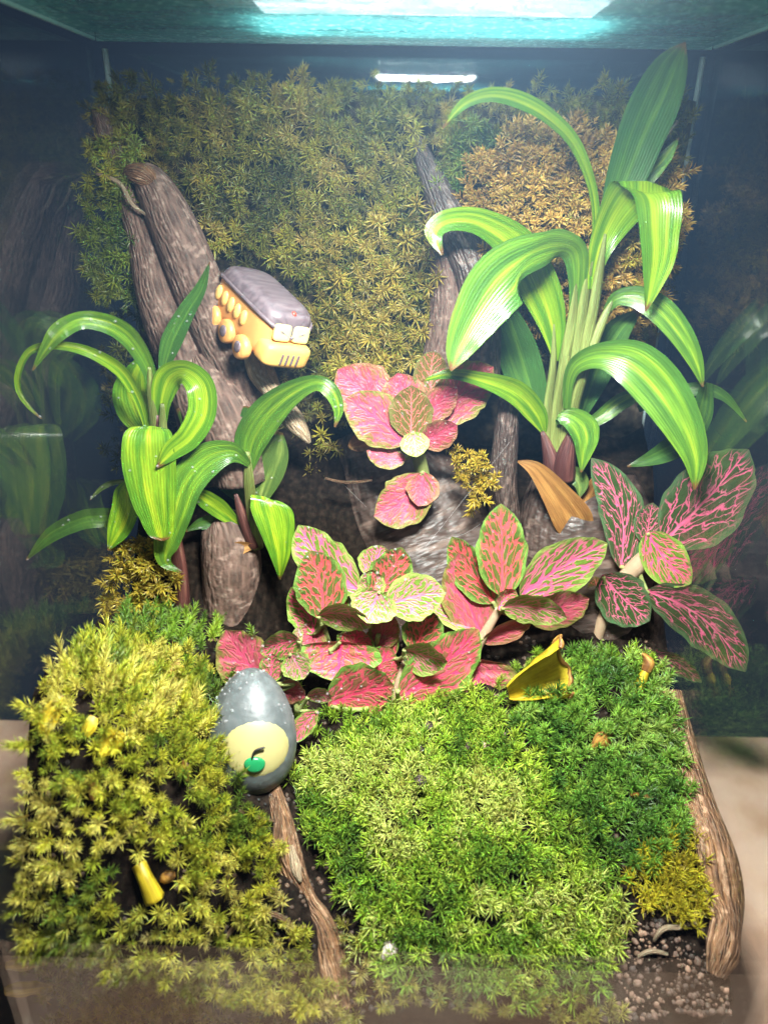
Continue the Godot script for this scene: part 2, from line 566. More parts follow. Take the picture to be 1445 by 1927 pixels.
func moss(called: String, label: String, mesh: Mesh, spots: Array, cols: Array, m: Material = null) -> void:
	var mm := MultiMesh.new()
	mm.transform_format = MultiMesh.TRANSFORM_3D
	mm.use_colors = true
	mm.mesh = mesh
	mm.instance_count = spots.size()
	for i in spots.size():
		var s: Array = spots[i]      # [place, axis, height, thickness]
		var y: Vector3 = (s[1] as Vector3).normalized()
		var x := y.cross(Vector3(rng.randf_range(-1, 1), rng.randf_range(-1, 1), rng.randf_range(-1, 1)).normalized()).normalized()
		var z := x.cross(y)
		mm.set_instance_transform(i, Transform3D(Basis(x * s[3], y * s[2], z * s[3]), s[0]))
		var p: Vector3 = s[0]
		var k := clampf(0.45 + 0.75 * fn.get_noise_3d(p.x * 1700, p.y * 1700, p.z * 1700) + 0.5 * fn.get_noise_3d(p.x * 6000, p.y * 6000, p.z * 6000) + rng.randf_range(-0.25, 0.25), 0, 0.999) * (cols.size() - 1)
		var c: Color = (cols[int(k)] as Color).lerp(cols[int(k) + 1], k - int(k))
		c *= rng.randf_range(0.75, 1.25)
		mm.set_instance_color(i, Color(c.r, c.g, c.b))
	var o := MultiMeshInstance3D.new()
	o.name = numbered(called)
	o.multimesh = mm
	o.material_override = m if m else M.moss
	add_child(o)
	tag(o, label, "moss")
	o.set_meta("kind", "stuff")

# shoots on the ground inside an outline of the photograph, spaced by their size
func ground_spots(poly: PackedVector2Array, step: float, h: float, thick: float, lean: Vector3, bulge := 0.0) -> Array:
	var out := []
	var lo := Vector2(1e9, 1e9)
	var hi := -lo
	for p in poly:
		lo = lo.min(p)
		hi = hi.max(p)
	var fa := on((lo.x + hi.x) / 2, hi.y) - 3.0
	var fb := on((lo.x + hi.x) / 2, lo.y) + 5.0
	var f := maxf(fa * 0.01, FF + 0.003)
	while f < minf(fb * 0.01, FB - 0.01):
		var x := XL + 0.002
		while x < XR - 0.002:
			var q := Vector2(x + rng.randf_range(-0.5, 0.5) * step, f + rng.randf_range(-0.5, 0.5) * step)
			q.y = maxf(q.y, FF + 0.006)
			q.x = clampf(q.x, XL + 0.003, XR - 0.003)
			var p := Vector3(q.x, ground_y(q.x, q.y), -q.y)
			var u := PX(p)
			u += Vector2(fn.get_noise_2d(u.x * 1.7, u.y * 1.7), fn.get_noise_2d(u.x * 1.7 + 500, u.y * 1.7)) * 34 + Vector2(fn.get_noise_2d(u.x * 7, u.y * 7), fn.get_noise_2d(u.x * 7 + 500, u.y * 7)) * 26
			if inside(u, poly) and fn.get_noise_2d(q.x * 5200 + 70, q.y * 5200) > -0.36:
				var e := 0.004
				var nrm := Vector3(ground_y(q.x - e, q.y) - ground_y(q.x + e, q.y), 2 * e, ground_y(q.x, q.y + e) - ground_y(q.x, q.y - e))
				var j := Vector3(rng.randf_range(-1, 1), rng.randf_range(-0.4, 0.4), rng.randf_range(-1, 1)) * 0.45
				var s := rng.randf_range(0.7, 1.3)
				var lump := bulge * (0.5 + 0.5 * fn.get_noise_2d(q.x * 1500 + 90, q.y * 1500))
				out.append([p + Vector3(0, lump, 0), nrm.normalized() + lean + j, h * s, thick * s])
			x += step
		f += step
	return out

# shoots on the back wall; bulge(u) says how far (m) the cushion stands out from it
func wall_spots(poly: PackedVector2Array, step: float, h: float, thick: float, f0: float, swell: float, centre := Vector2.ZERO, radius := 1.0) -> Array:
	var out := []
	var lo := Vector2(1e9, 1e9)
	var hi := -lo
	for p in poly:
		lo = lo.min(p)
		hi = hi.max(p)
	var y := lo.y
	while y < hi.y:
		var x := lo.x
		while x < hi.x:
			var u := Vector2(x, y) + Vector2(rng.randf_range(-0.6, 0.6), rng.randf_range(-0.6, 0.6)) * step
			var w := u + Vector2(fn.get_noise_2d(u.x * 1.5, u.y * 1.5), fn.get_noise_2d(u.x * 1.5 + 500, u.y * 1.5)) * 34
			if inside(w, poly):
				var k := maxf(0, 1 - pow((u - centre).length() / radius, 2)) if radius > 1 else 0.0
				var lump := fn.get_noise_2d(u.x * 2.6, u.y * 2.6)
				if radius <= 1 and lump < -0.30:
					x += step
					continue
				var f := f0 - swell * 100 * k - 0.9 * (0.4 + lump)
				var out_ := Vector3(0, 0.35, 1)
				if radius > 1:
					out_ += Vector3((u - centre).x, -(u - centre).y, 0) / radius * 0.9
				var j := Vector3(rng.randf_range(-1, 1), rng.randf_range(-1, 1), rng.randf_range(-0.3, 0.3)) * 0.85
				var s := 0.5 + pow(rng.randf(), 1.5) * 0.95
				out.append([P(u.x, u.y, f), out_ + j, h * s, thick * s])
			x += step
		y += step
	return out

# shoots on the face of the hummock that is pressed against the front pane
func front_spots(out: Array, x0: float, x1: float, step: float, h: float, thick: float) -> Array:
	var x := x0
	while x < x1:
		var top := ground_y(x, FF + 0.010)
		var y := top - 0.10
		while y < top:
			var s := rng.randf_range(0.7, 1.3)
			if fn.get_noise_2d(x * 3000, y * 3000) > -0.35:
				out.append([Vector3(x + rng.randf_range(-0.5, 0.5) * step, y, -FF - 0.0065 + rng.randf_range(-0.002, 0.001)), Vector3(rng.randf_range(-0.6, 0.6), 0.9, rng.randf_range(-0.2, 0.3)), h * s * 0.7, thick * s * 0.6])
			y += step
		x += step
	return out

func poly(a: Array) -> PackedVector2Array:
	var out := PackedVector2Array()
	for i in range(0, a.size(), 2):
		out.append(Vector2(a[i], a[i + 1]))
	return out

# ---- camera, light, tank -------------------------------------------------------------------
func set_camera_and_light() -> void:
	cam = Camera3D.new()
	cam.name = "camera"
	add_child(cam)
	cam.position = EYE
	cam.rotation_degrees = Vector3(PITCH, 0.6, 0.9)
	var lens := CameraAttributesPhysical.new()
	lens.frustum_focal_length = 17.46
	lens.exposure_aperture = 4.5
	lens.frustum_focus_distance = 0.385
	lens.frustum_near = 0.01
	lens.frustum_far = 20.0
	cam.attributes = lens
	cam.fov = FOV
	cam.near = 0.01
	cam.far = 20.0
	cam.current = true
	var e := Environment.new()
	e.background_mode = Environment.BG_COLOR
	e.background_color = Color(0.012, 0.02, 0.035).linear_to_srgb()
	e.tonemap_mode = Environment.TONE_MAPPER_LINEAR
	e.tonemap_exposure = 1.0
	e.sdfgi_enabled = true
	e.ssao_enabled = true
	e.ssil_enabled = true
	e.volumetric_fog_enabled = true
	e.volumetric_fog_density = 0.0
	var we := WorldEnvironment.new()
	we.name = "environment"
	we.environment = e
	add_child(we)
	# the lamp that lies across the lid: a small bright panel and a dimmer strip behind it
	var at := Vector3(0.012, LIDY + 0.0088, -0.30)
	var t := thing("aquarium_lamp", "slim white lamp shining down through the lid of the terrarium", "lamp", at)
	obj("housing", box(at + Vector3(0, 0.010, 0.012), Vector3(0.20, 0.012, 0.255)), mat(Color(0.6, 0.6, 0.6), 0.4), t)
	for s in [[Vector3(0.008, 0.002, 0.098), Vector2(0.075, 0.038), 1.0, 9.0], [Vector3(0.0, 0.002, -0.082), Vector2(0.15, 0.05), 0.03, 1.7]]:
		var glow := mat(Color(0.9, 0.95, 1.0), 0.5)
		glow.emission_enabled = true
		glow.emission = Color(0.93, 0.97, 1.0)
		glow.emission_energy_multiplier = s[3]
		obj("light_panel", box(at + s[0], Vector3(s[1].x, 0.003, s[1].y)), glow, t)
		var l := AreaLight3D.new()
		l.name = "lamp_light"
		l.area_size = s[1]
		l.light_energy = s[2]
		l.light_color = Color(1.0, 0.99, 0.965)
		l.shadow_enabled = true
		l.area_range = 3.0
		t.add_child(l, true)
		l.position = s[0] + Vector3(0, -0.0022, 0)
		l.rotation_degrees = Vector3(-90, 0, 0)

func tank() -> void:
	var t := thing("terrarium_tank", "clear glass terrarium tank holding the moss, wood and plants", "tank", Vector3(0, 0, -0.31))
	var w := XR - XL
	var cx := (XL + XR) / 2
	var d := FB - FF
	var hgt := LIDY - 0.002
	obj("front_pane", box(Vector3(cx, hgt / 2, -FF + 0.002), Vector3(w + 0.008, hgt - 0.004, 0.004)), M.glass, t)
	obj("back_pane", box(Vector3(cx, hgt / 2, -FB - 0.002), Vector3(w + 0.008, hgt - 0.004, 0.004)), M.glass, t)
	for s in [XL - 0.002, XR + 0.002]:
		obj("side_pane", box(Vector3(s, hgt / 2, -(FF + FB) / 2), Vector3(0.004, hgt - 0.004, d - 0.001)), M.glass, t)
	obj("base_pane", box(Vector3(cx, 0.004, -(FF + FB) / 2), Vector3(w, 0.004, d)), M.glass, t)
	var seam := mat(Color(0.30, 0.40, 0.40), 0.3)
	for s in [XL, XR]:
		obj("seam", tube3([[Vector3(s, 0.01, -FB), 0.0016], [Vector3(s, hgt / 2, -FB), 0.0016], [Vector3(s, hgt, -FB), 0.0016]], 6, 0, 2), seam, t)
	var lid := thing("glass_lid", "teal tinted glass lid with wet streaks, seen from below", "lid", Vector3(cx, LIDY, -0.31))
	obj("pane", box(Vector3(cx, LIDY + 0.005, -(FF + FB) / 2 - 0.002), Vector3(w + 0.010, 0.005, d + 0.012)), M.glass, lid)
	var edge := mat(Color(0.32, 0.72, 0.66), 0.25)
	edge.backlight_enabled = true
	edge.backlight = Color(0.9, 0.9, 0.9)
	obj("polished_edge", box(Vector3(cx, LIDY + 0.0045, -FB - 0.0045), Vector3(w + 0.010, 0.0055, 0.0016)), edge, lid)
	for s in [XL - 0.0055, XR + 0.0055]:
		obj("polished_edge", box(Vector3(s, LIDY + 0.0045, -(FF + FB) / 2), Vector3(0.0014, 0.0055, d + 0.004)), edge, lid)
	# the film of condensation under the lid
	var n := FastNoiseLite.new()
	n.seed = 77
	n.frequency = 1.0
	n.fractal_octaves = 4
	var im := Image.create(512, 256, false, Image.FORMAT_RGBA8)
	for y in 256:
		for x in 512:
			var a := n.get_noise_2d(x * 0.010, y * 0.03)
			var b := n.get_noise_2d(x * 0.03 + 60, y * 0.16)
			var drops := smoothstep(0.22, 0.34, n.get_noise_2d(x * 0.13 + 9, y * 0.13))
			var k := clampf(0.48 + 0.38 * a + 0.25 * b + 0.25 * drops, 0.05, 0.85)
			im.set_pixel(x, y, Color(0.30 + 0.2 * drops, 0.66 + 0.1 * drops, 0.66 + 0.1 * drops, k))
	var film := StandardMaterial3D.new()
	film.albedo_texture = ImageTexture.create_from_image(im)
	film.transparency = BaseMaterial3D.TRANSPARENCY_ALPHA
	film.roughness = 0.35
	film.backlight_enabled = true
	film.backlight = Color(0.8, 0.8, 0.8)
	var st := st_new()
	for q in [Vector2(0, 0), Vector2(1, 0), Vector2(1, 1), Vector2(0, 0), Vector2(1, 1), Vector2(0, 1)]:
		st.set_uv(q)
		st.add_vertex(Vector3(lerpf(XL + 0.001, XR - 0.001, q.x), LIDY + 0.001, -lerpf(FF + 0.001, FB - 0.001, q.y)))
	obj("condensation", st, film, lid)
	var wood := tri(textured(noise_tex(0.012, 31, [Color(0.48, 0.31, 0.21), Color(0.58, 0.40, 0.29), Color(0.64, 0.47, 0.36)]), null, 0, 0.6), 5)
	var tb := thing("table", "pale beige table board that the terrarium stands on", "table", Vector3(0, 0, -0.30))
	obj("table_board", box(Vector3(0, -0.0125, -0.2825), Vector3(1.3, 0.025, 0.325)), wood, tb)

func ground() -> void:
	var st := st_new()
	st.set_smooth_group(0)
	var nx := 130
	var nf := 110
	for i in nf + 1:
		for j in nx + 1:
			var f := lerpf(FF + 0.010, FB - 0.004, float(i) / nf)
			var x := lerpf(XL + 0.001, XR - 0.001, float(j) / nx)
			st.add_vertex(Vector3(x, ground_y(x, f), -f))
	var m := nx + 1
	for i in nf:
		for j in nx:
			var a := i * m + j
			for k in [a, a + m, a + 1, a + 1, a + m, a + m + 1]:
				st.add_index(k)
	obj_ground(st)
	# the cut faces of the soil against the panes
	var sd := st_new()
	for x in [XL + 0.001, XR - 0.001]:
		for i in nf:
			var f0 := lerpf(FF + 0.010, FB - 0.004, float(i) / nf)
			var f1 := lerpf(FF + 0.010, FB - 0.004, float(i + 1) / nf)
			var q := [Vector3(x, ground_y(x, f0), -f0), Vector3(x, ground_y(x, f1), -f1), Vector3(x, 0.007, -f1), Vector3(x, 0.007, -f0)]
			for k in [0, 1, 2, 0, 2, 3]:
				sd.add_vertex(q[k])
	for j in nx:
		var x0 := lerpf(XL + 0.001, XR - 0.001, float(j) / nx)
		var x1 := lerpf(XL + 0.001, XR - 0.001, float(j + 1) / nx)
		var f := FF + 0.010
		var q := [Vector3(x0, ground_y(x0, f), -f), Vector3(x1, ground_y(x1, f), -f), Vector3(x1, 0.007, -f), Vector3(x0, 0.007, -f)]
		for k in [0, 1, 2, 0, 2, 3]:
			sd.add_vertex(q[k])
	var cut := obj("ground_side", sd, M.soil)
	cut.set_meta("kind", "structure")
	cut.set_meta("label", "cut face of the soil against the panes")
	# cork-like backing behind the moss
	st = st_new()
	st.set_smooth_group(0)
	nx = 90
	nf = 70
	for i in nf + 1:
		for j in nx + 1:
			var x := lerpf(XL + 0.002, XR - 0.002, float(j) / nx)
			var top := EYE.y + 0.030 + 0.006 * fn.get_noise_2d(x * 1500, 3)
			var y := lerpf(0.16, top, float(i) / nf)
			st.add_vertex(Vector3(x, y, -FB + 0.006 + 0.004 * fn.get_noise_2d(x * 1800, y * 1800)))
	m = nx + 1
	for i in nf:
		for j in nx:
			var a := i * m + j
			for k in [a, a + m, a + 1, a + 1, a + m, a + m + 1]:
				st.add_index(k)
	var b := obj("back_wall", st, M.backing)
	b.set_meta("kind", "structure")
	b.set_meta("label", "dark rough backing behind the wall moss")


func haze() -> void:
	var mist := FogVolume.new()
	mist.name = "haze"
	mist.size = Vector3(XR - XL - 0.002, 0.16, FB - FF - 0.014)
	mist.position = Vector3((XL + XR) / 2, LIDY - 0.082, -(FF + FB) / 2)
	var fm := FogMaterial.new()
	fm.density = 0.08
	fm.albedo = Color(0.55, 0.78, 1.0)
	mist.material = fm
	mist.set_meta("kind", "stuff")
	add_child(mist)

func obj_ground(st: SurfaceTool) -> void:
	var g := obj("ground", st, M.soil)
	g.set_meta("kind", "structure")
	g.set_meta("label", "dark damp soil sloping up to the back of the terrarium")

func mosses() -> void:
	var star := shoot(22, 1.0, 0.12, 100, 8, 1)
	var plume := shoot(44, 0.58, 0.048, 62, 5, 2)
	var spike := shoot(18, 0.9, 0.088, 62, 8, 3)
	var dense := shoot(18, 0.7, 0.16, 65, 18, 4)
	var U := Vector3(0, 0.5, 0.15)
	# on the ground
	var p := poly([-30, 1400, 90, 1300, 150, 1235, 260, 1215, 400, 1255, 425, 1340, 440, 1480, 520, 1590, 520, 1680, 480, 1760, 400, 1760, 335, 1690, 320, 1640, 240, 1610, 215, 1650, 200, 1760, 100, 1800, -30, 1840])
	moss("feather_moss", "yellow green feathery moss hummock left of the egg ornament", plume, ground_spots(p, 0.0030, 0.0110, 0.0080, U, 0.006), [Color(0.09, 0.15, 0.015), Color(0.25, 0.30, 0.022), Color(0.44, 0.43, 0.035), Color(0.60, 0.55, 0.12), Color(0.30, 0.26, 0.05)])
	p = poly([-60, 1700, 130, 1700, 300, 1720, 420, 1720, 540, 1700, 590, 1790, 640, 1980, -60, 1980])
	moss("feather_moss", "dull olive moss low against the front pane at left", plume, front_spots(ground_spots(p, 0.0038, 0.0105, 0.0092, U, 0.003), -0.147, -0.02, 0.0050, 0.0105, 0.0110), [Color(0.12, 0.14, 0.015), Color(0.28, 0.29, 0.03), Color(0.44, 0.42, 0.06), Color(0.5, 0.42, 0.16)])
	p = poly([555, 1490, 640, 1390, 760, 1335, 900, 1330, 990, 1400, 1060, 1490, 1140, 1590, 1165, 1740, 1150, 1850, 1010, 1890, 850, 1870, 700, 1830, 660, 1720, 640, 1640, 560, 1590])
	moss("cushion_moss", "bright green cushion of short moss in the middle of the ground", spike, ground_spots(p, 0.0027, 0.0075, 0.0072, U, 0.003), [Color(0.07, 0.15, 0.015), Color(0.16, 0.29, 0.02), Color(0.30, 0.42, 0.035), Color(0.48, 0.55, 0.14), Color(0.24, 0.26, 0.04)])
	p = poly([960, 1350, 1060, 1270, 1100, 1225, 1250, 1290, 1275, 1370, 1310, 1500, 1300, 1570, 1200, 1650, 1120, 1590, 1050, 1470])
	moss("star_moss", "dark green tufted moss below the yellow stub at the right", plume, ground_spots(p, 0.0040, 0.0105, 0.0115, U, 0.004), [Color(0.03, 0.085, 0.012), Color(0.07, 0.17, 0.016), Color(0.14, 0.27, 0.03), Color(0.26, 0.38, 0.08)])
	p = poly([1200, 1600, 1260, 1560, 1320, 1600, 1335, 1680, 1290, 1740, 1230, 1730, 1195, 1670])
	moss("moss_tuft", "small mustard yellow moss tuft beside the flat bark strip", spike, ground_spots(p, 0.0024, 0.0065, 0.0062, U, 0.004), [Color(0.20, 0.17, 0.01), Color(0.36, 0.32, 0.015), Color(0.48, 0.42, 0.03)])
	p = poly([180, 1240, 230, 1160, 340, 1150, 420, 1180, 620, 1330, 960, 1290, 1000, 1230, 1250, 1230, 1270, 1290, 950, 1360, 640, 1400, 420, 1290])
	moss("shade_moss", "loose green moss round the feet of the veined plants", plume, ground_spots(p, 0.0048, 0.0085, 0.008, U), [Color(0.07, 0.15, 0.015), Color(0.16, 0.29, 0.02), Color(0.30, 0.42, 0.035)])
	p = poly([640, 1700, 700, 1800, 900, 1870, 1180, 1860, 1200, 1960, 600, 1960])
	moss("thin_moss", "thin olive moss strands on bare soil along the front pane", plume, ground_spots(p, 0.0058, 0.0080, 0.0085, U), [Color(0.14, 0.15, 0.02), Color(0.28, 0.28, 0.04), Color(0.40, 0.35, 0.12)])
	# on the wall
	moss("wall_moss", "thin brown green carpet of moss over the bare back wall between the patches", star, wall_spots(poly([165, 190, 1285, 200, 1270, 620, 930, 700, 640, 760, 560, 860, 260, 900, 190, 700]), 17, 0.0042, 0.0042, 42.9, 0.0), [Color(0.05, 0.055, 0.014), Color(0.11, 0.10, 0.02), Color(0.20, 0.15, 0.04)])
	var olive := [Color(0.075, 0.085, 0.012), Color(0.15, 0.15, 0.018), Color(0.26, 0.235, 0.025), Color(0.33, 0.25, 0.06)]
	p = poly([360, 190, 560, 175, 760, 190, 790, 260, 800, 400, 830, 560, 830, 660, 790, 700, 640, 740, 600, 700, 590, 560, 500, 470, 400, 470, 370, 360, 330, 290])
	moss("wall_moss", "olive starry moss covering the wall between the two driftwoods", star, wall_spots(p, 12, 0.0047, 0.0047, 42.2, 0.0), olive)
	p = poly([160, 280, 240, 240, 270, 330, 240, 420, 270, 560, 240, 600, 180, 570, 150, 430])
	moss("wall_moss", "narrow green moss strip along the left edge of the wall", star, wall_spots(p, 11, 0.0046, 0.0046, 41.3, 0.0), [Color(0.06, 0.10, 0.014), Color(0.14, 0.19, 0.02), Color(0.30, 0.28, 0.025)])
	p = poly([170, 150, 420, 145, 640, 155, 760, 170, 950, 160, 1140, 180, 1290, 200, 1290, 330, 1230, 250, 950, 220, 860, 320, 780, 230, 560, 215, 400, 230, 330, 330, 240, 250, 180, 300])
	moss("wall_moss", "shaggy moss fringe along the top edge of the wall", plume, wall_spots(p, 13, 0.008, 0.007, 42.6, 0.0), olive)
	p = poly([900, 290, 960, 235, 1080, 230, 1200, 270, 1270, 310, 1285, 400, 1240, 520, 1200, 640, 1120, 640, 1000, 620, 920, 560, 880, 470, 860, 380])
	moss("wall_cushion", "golden brown moss cushion on the wall behind the tall plant", dense, wall_spots(p, 10, 0.0058, 0.0054, 42.0, 0.016, Vector2(1070, 410), 260), [Color(0.22, 0.13, 0.025), Color(0.38, 0.24, 0.045), Color(0.50, 0.33, 0.08), Color(0.34, 0.28, 0.03)])
	p = poly([840, 230, 950, 240, 900, 300, 870, 400, 920, 480, 870, 470, 820, 330])
	moss("wall_moss", "green moss patch between the dark driftwood and the golden cushion", star, wall_spots(p, 13, 0.0048, 0.0046, 42.0, 0.0), [Color(0.05, 0.10, 0.014), Color(0.13, 0.18, 0.02), Color(0.26, 0.24, 0.03)])
	p = poly([620, 430, 830, 380, 840, 660, 760, 720, 640, 720, 560, 600])
	moss("wall_moss", "brown tinged clumps inside the main wall moss above the pink plant", star, wall_spots(p, 21, 0.0056, 0.0056, 41.6, 0.0), [Color(0.16, 0.13, 0.02), Color(0.30, 0.23, 0.04), Color(0.38, 0.30, 0.05)])
	p = poly([590, 700, 700, 660, 690, 790, 620, 800, 640, 900, 590, 950, 555, 880, 600, 790])
	moss("wall_moss", "loose olive moss hanging under the main patch beside the pink plant", star, wall_spots(p, 17, 0.005, 0.005, 41.0, 0.0), olive)
	p = poly([190, 600, 260, 600, 300, 680, 290, 800, 240, 960, 190, 900, 200, 760])
	moss("wall_moss", "sparse dark moss low on the wall behind the left plant", star, wall_spots(p, 24, 0.005, 0.005, 41.3, 0.0), [Color(0.04, 0.06, 0.012), Color(0.10, 0.12, 0.015), Color(0.2, 0.2, 0.03)])
	p = poly([225, 1020, 290, 1030, 340, 1080, 320, 1140, 270, 1200, 200, 1210, 205, 1120])
	moss("ochre_moss", "ochre moss pad at the foot of the left striped plant", dense, wall_spots(p, 11, 0.007, 0.0065, 36.8, 0.010, Vector2(270, 1120), 130), [Color(0.16, 0.12, 0.012), Color(0.30, 0.24, 0.02), Color(0.42, 0.32, 0.05)])
	p = poly([840, 850, 890, 860, 930, 900, 920, 950, 880, 935, 850, 890])
	moss("moss_tuft", "small golden moss tuft on the dark wood under the pink plant", dense, wall_spots(p, 8, 0.0055, 0.005, 38.0, 0.006, Vector2(890, 905), 60), [Color(0.26, 0.18, 0.015), Color(0.42, 0.32, 0.03)])

func gravel() -> void:
	var st := st_new()
	st = tube3([[Vector3(-1, 0, 0), 0.35], [Vector3(-0.3, 0.1, 0), 0.85], [Vector3(0.5, -0.1, 0.1), 0.7], [Vector3(1, 0, 0), 0.3]], 6, 0.7, 1, 60)
	st.generate_normals()
	var stone := st.commit()
	var spots := []
	var p := poly([1150, 1700, 1230, 1740, 1300, 1780, 1450, 1830, 1450, 1960, 620, 1960, 640, 1860, 1000, 1880, 1150, 1850])
	for s in ground_spots(p, 0.0019, 0.0006, 0.0007, Vector3.ZERO):
		var z := 0.5 + pow(rng.randf(), 3) * 1.5
		spots.append([s[0], s[1], s[2] * z, s[3] * z * rng.randf_range(0.8, 1.3)])
	for s in ground_spots(p, 0.005, 0.0010, 0.0012, Vector3.ZERO):
		spots.append(s)
	var crumbs := []
	for s in ground_spots(poly([-60, 1200, 1500, 1200, 1500, 1990, -60, 1990]), 0.0035, 0.0009, 0.0011, Vector3.ZERO):
		if fn.get_noise_2d(s[0].x * 4000, s[0].z * 4000) > -0.1:
			crumbs.append(s)
	moss("soil_crumbs", "dark crumbs of soil and rotted bark over all the bare ground", stone, crumbs, [Color(0.006, 0.005, 0.004), Color(0.02, 0.013, 0.009), Color(0.06, 0.035, 0.022), Color(0.14, 0.08, 0.045)], M.grain)
	get_node("soil_crumbs").set_meta("category", "soil")
	moss("gravel", "fine brown and tan gravel on the soil by the front right corner", stone, spots, [Color(0.015, 0.01, 0.008), Color(0.04, 0.026, 0.02), Color(0.10, 0.06, 0.042), Color(0.22, 0.135, 0.09)], M.grain)
	get_node("gravel").set_meta("category", "gravel")

# ---- driftwood and bark --------------------------------------------------------------------
func woods() -> void:
	var t := thing("driftwood", "grey brown forked driftwood standing against the wall behind the toy bus", "driftwood", P(400, 760, 40))
	obj("limb", tube([[262, 322, 41.3, 16], [288, 350, 41.0, 28], [328, 430, 40.6, 36], [372, 540, 40.2, 40], [420, 650, 39.8, 40], [455, 760, 39.4, 36], [470, 860, 39.2, 36]], 30, 0.45, 8, 300), M.wood, t)
	obj("limb", tube([[182, 205, 42.0, 9], [205, 260, 41.8, 17], [238, 350, 41.5, 20], [270, 450, 41.0, 26], [300, 560, 40.4, 36], [335, 660, 39.8, 40], [375, 770, 39.4, 42], [400, 900, 39.2, 46]], 30, 0.45, 8, 300), M.wood, t)
	obj("limb", tube([[370, 670, 39.2, 14], [400, 730, 38.9, 40], [430, 800, 38.6, 52], [450, 900, 38.5, 50]], 22, 0.32, 8, 300), M.wood, t)
	obj("knot", tube([[236, 330, 40.9, 6], [252, 326, 40.6, 15], [275, 332, 40.4, 17], [292, 345, 40.5, 8]], 14, 0.5, 6, 500), M.bark, t)
	t = thing("driftwood", "dark silvery driftwood slanting down the wall beside the golden moss", "driftwood", P(860, 500, 41))
	obj("limb", tube([[772, 236, 42.2, 5], [798, 300, 41.8, 16], [828, 370, 41.3, 24], [862, 440, 40.9, 30], [893, 520, 40.6, 33], [905, 620, 40.3, 34], [900, 730, 40.0, 36]], 24, 0.30, 8, 300), M.wood_dark, t)
	obj("limb", tube([[808, 330, 42.2, 14], [826, 430, 41.8, 24], [845, 540, 41.4, 34], [842, 640, 41.0, 40], [820, 750, 40.6, 44]], 22, 0.20, 8, 300), M.wood, t)
	obj("splinter", tube([[832, 345, 40.9, 3], [850, 400, 40.6, 7], [880, 455, 40.2, 8], [900, 500, 40.0, 4]], 10, 0.3, 5, 300), M.bark, t)
	t = thing("wet_log", "dark wet log rising in the shade behind the veined plants", "log", P(800, 1150, 39))
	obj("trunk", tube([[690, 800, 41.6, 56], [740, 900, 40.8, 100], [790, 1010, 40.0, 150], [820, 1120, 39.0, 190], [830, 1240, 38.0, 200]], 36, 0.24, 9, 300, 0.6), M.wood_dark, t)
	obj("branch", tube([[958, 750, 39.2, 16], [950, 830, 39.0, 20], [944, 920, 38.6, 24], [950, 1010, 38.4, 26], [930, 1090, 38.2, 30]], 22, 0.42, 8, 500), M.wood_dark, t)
	t = thing("mossy_stump", "dim greyish stump under the two striped plants at left", "stump", P(430, 1180, 37))
	obj("trunk", tube([[414, 972, 37.9, 14], [424, 992, 37.7, 38], [432, 1060, 37.5, 50], [430, 1150, 37.1, 46], [440, 1240, 36.6, 62]], 30, 0.4, 8, 300), M.wood, t)
	t = thing("lumpy_stone", "dark lumpy stone ledge carrying the tall striped plant", "stone", P(1080, 1080, 38.6))
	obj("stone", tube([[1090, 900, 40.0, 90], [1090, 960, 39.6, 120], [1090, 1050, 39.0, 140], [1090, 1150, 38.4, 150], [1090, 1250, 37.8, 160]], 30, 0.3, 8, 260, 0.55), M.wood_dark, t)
	var f1 := on(1290, 1400)
	t = thing("bark_strip", "flat brown bark strip leaning along the side glass at right", "bark", P(1340, 1700, on(1340, 1700)))
	obj("strip", tube([[1262, 1300, on(1262, 1300, 0.004), 18], [1285, 1400, on(1285, 1400, 0.004), 24], [1312, 1500, on(1312, 1500, 0.004), 30], [1345, 1600, on(1345, 1600, 0.004), 36], [1362, 1700, on(1360, 1700, 0.004), 38], [1360, 1780, on(1360, 1780, 0.004), 40], [1345, 1835, on(1345, 1835, 0.003), 20]], 26, 0.26, 9, 400, 0.45), M.bark, t)
	t = thing("bark_strip", "splintered red brown bark half buried between the two moss hummocks", "bark", P(560, 1700, on(560, 1700)))
	obj("strip", tube([[505, 1465, on(505, 1465), 12], [526, 1540, on(526, 1540, 0.001), 18], [540, 1620, on(540, 1620, 0.001), 24], [575, 1690, on(575, 1690, -0.002), 16], [596, 1730, on(596, 1730), 22], [615, 1800, on(615, 1800), 32], [645, 1900, on(645, 1900), 26]], 26, 0.6, 12, 420, 0.5), M.bark, t)
	obj("splinter", tube([[520, 1500, on(520, 1500, 0.004), 3], [523, 1560, on(523, 1560, 0.005), 8], [515, 1620, on(515, 1620, 0.004), 4]], 8, 0.3, 5, 300), M.bark, t)
	obj("splinter", tube([[548, 1590, on(548, 1590, 0.005), 4], [556, 1630, on(556, 1630, 0.006), 10], [566, 1660, on(566, 1660, 0.004), 3]], 8, 0.3, 5, 300), M.wood_pale, t)
	t = thing("pale_stick", "short pale stick hanging below the toy bus", "stick", P(530, 760, 38.2))
	obj("stick", tube([[476, 655, 38.8, 18], [492, 700, 38.5, 22], [520, 745, 38.2, 15], [552, 790, 37.9, 18], [572, 818, 37.8, 11], [583, 834, 37.7, 3]], 16, 0.25, 7, 500), M.wood_pale, t)
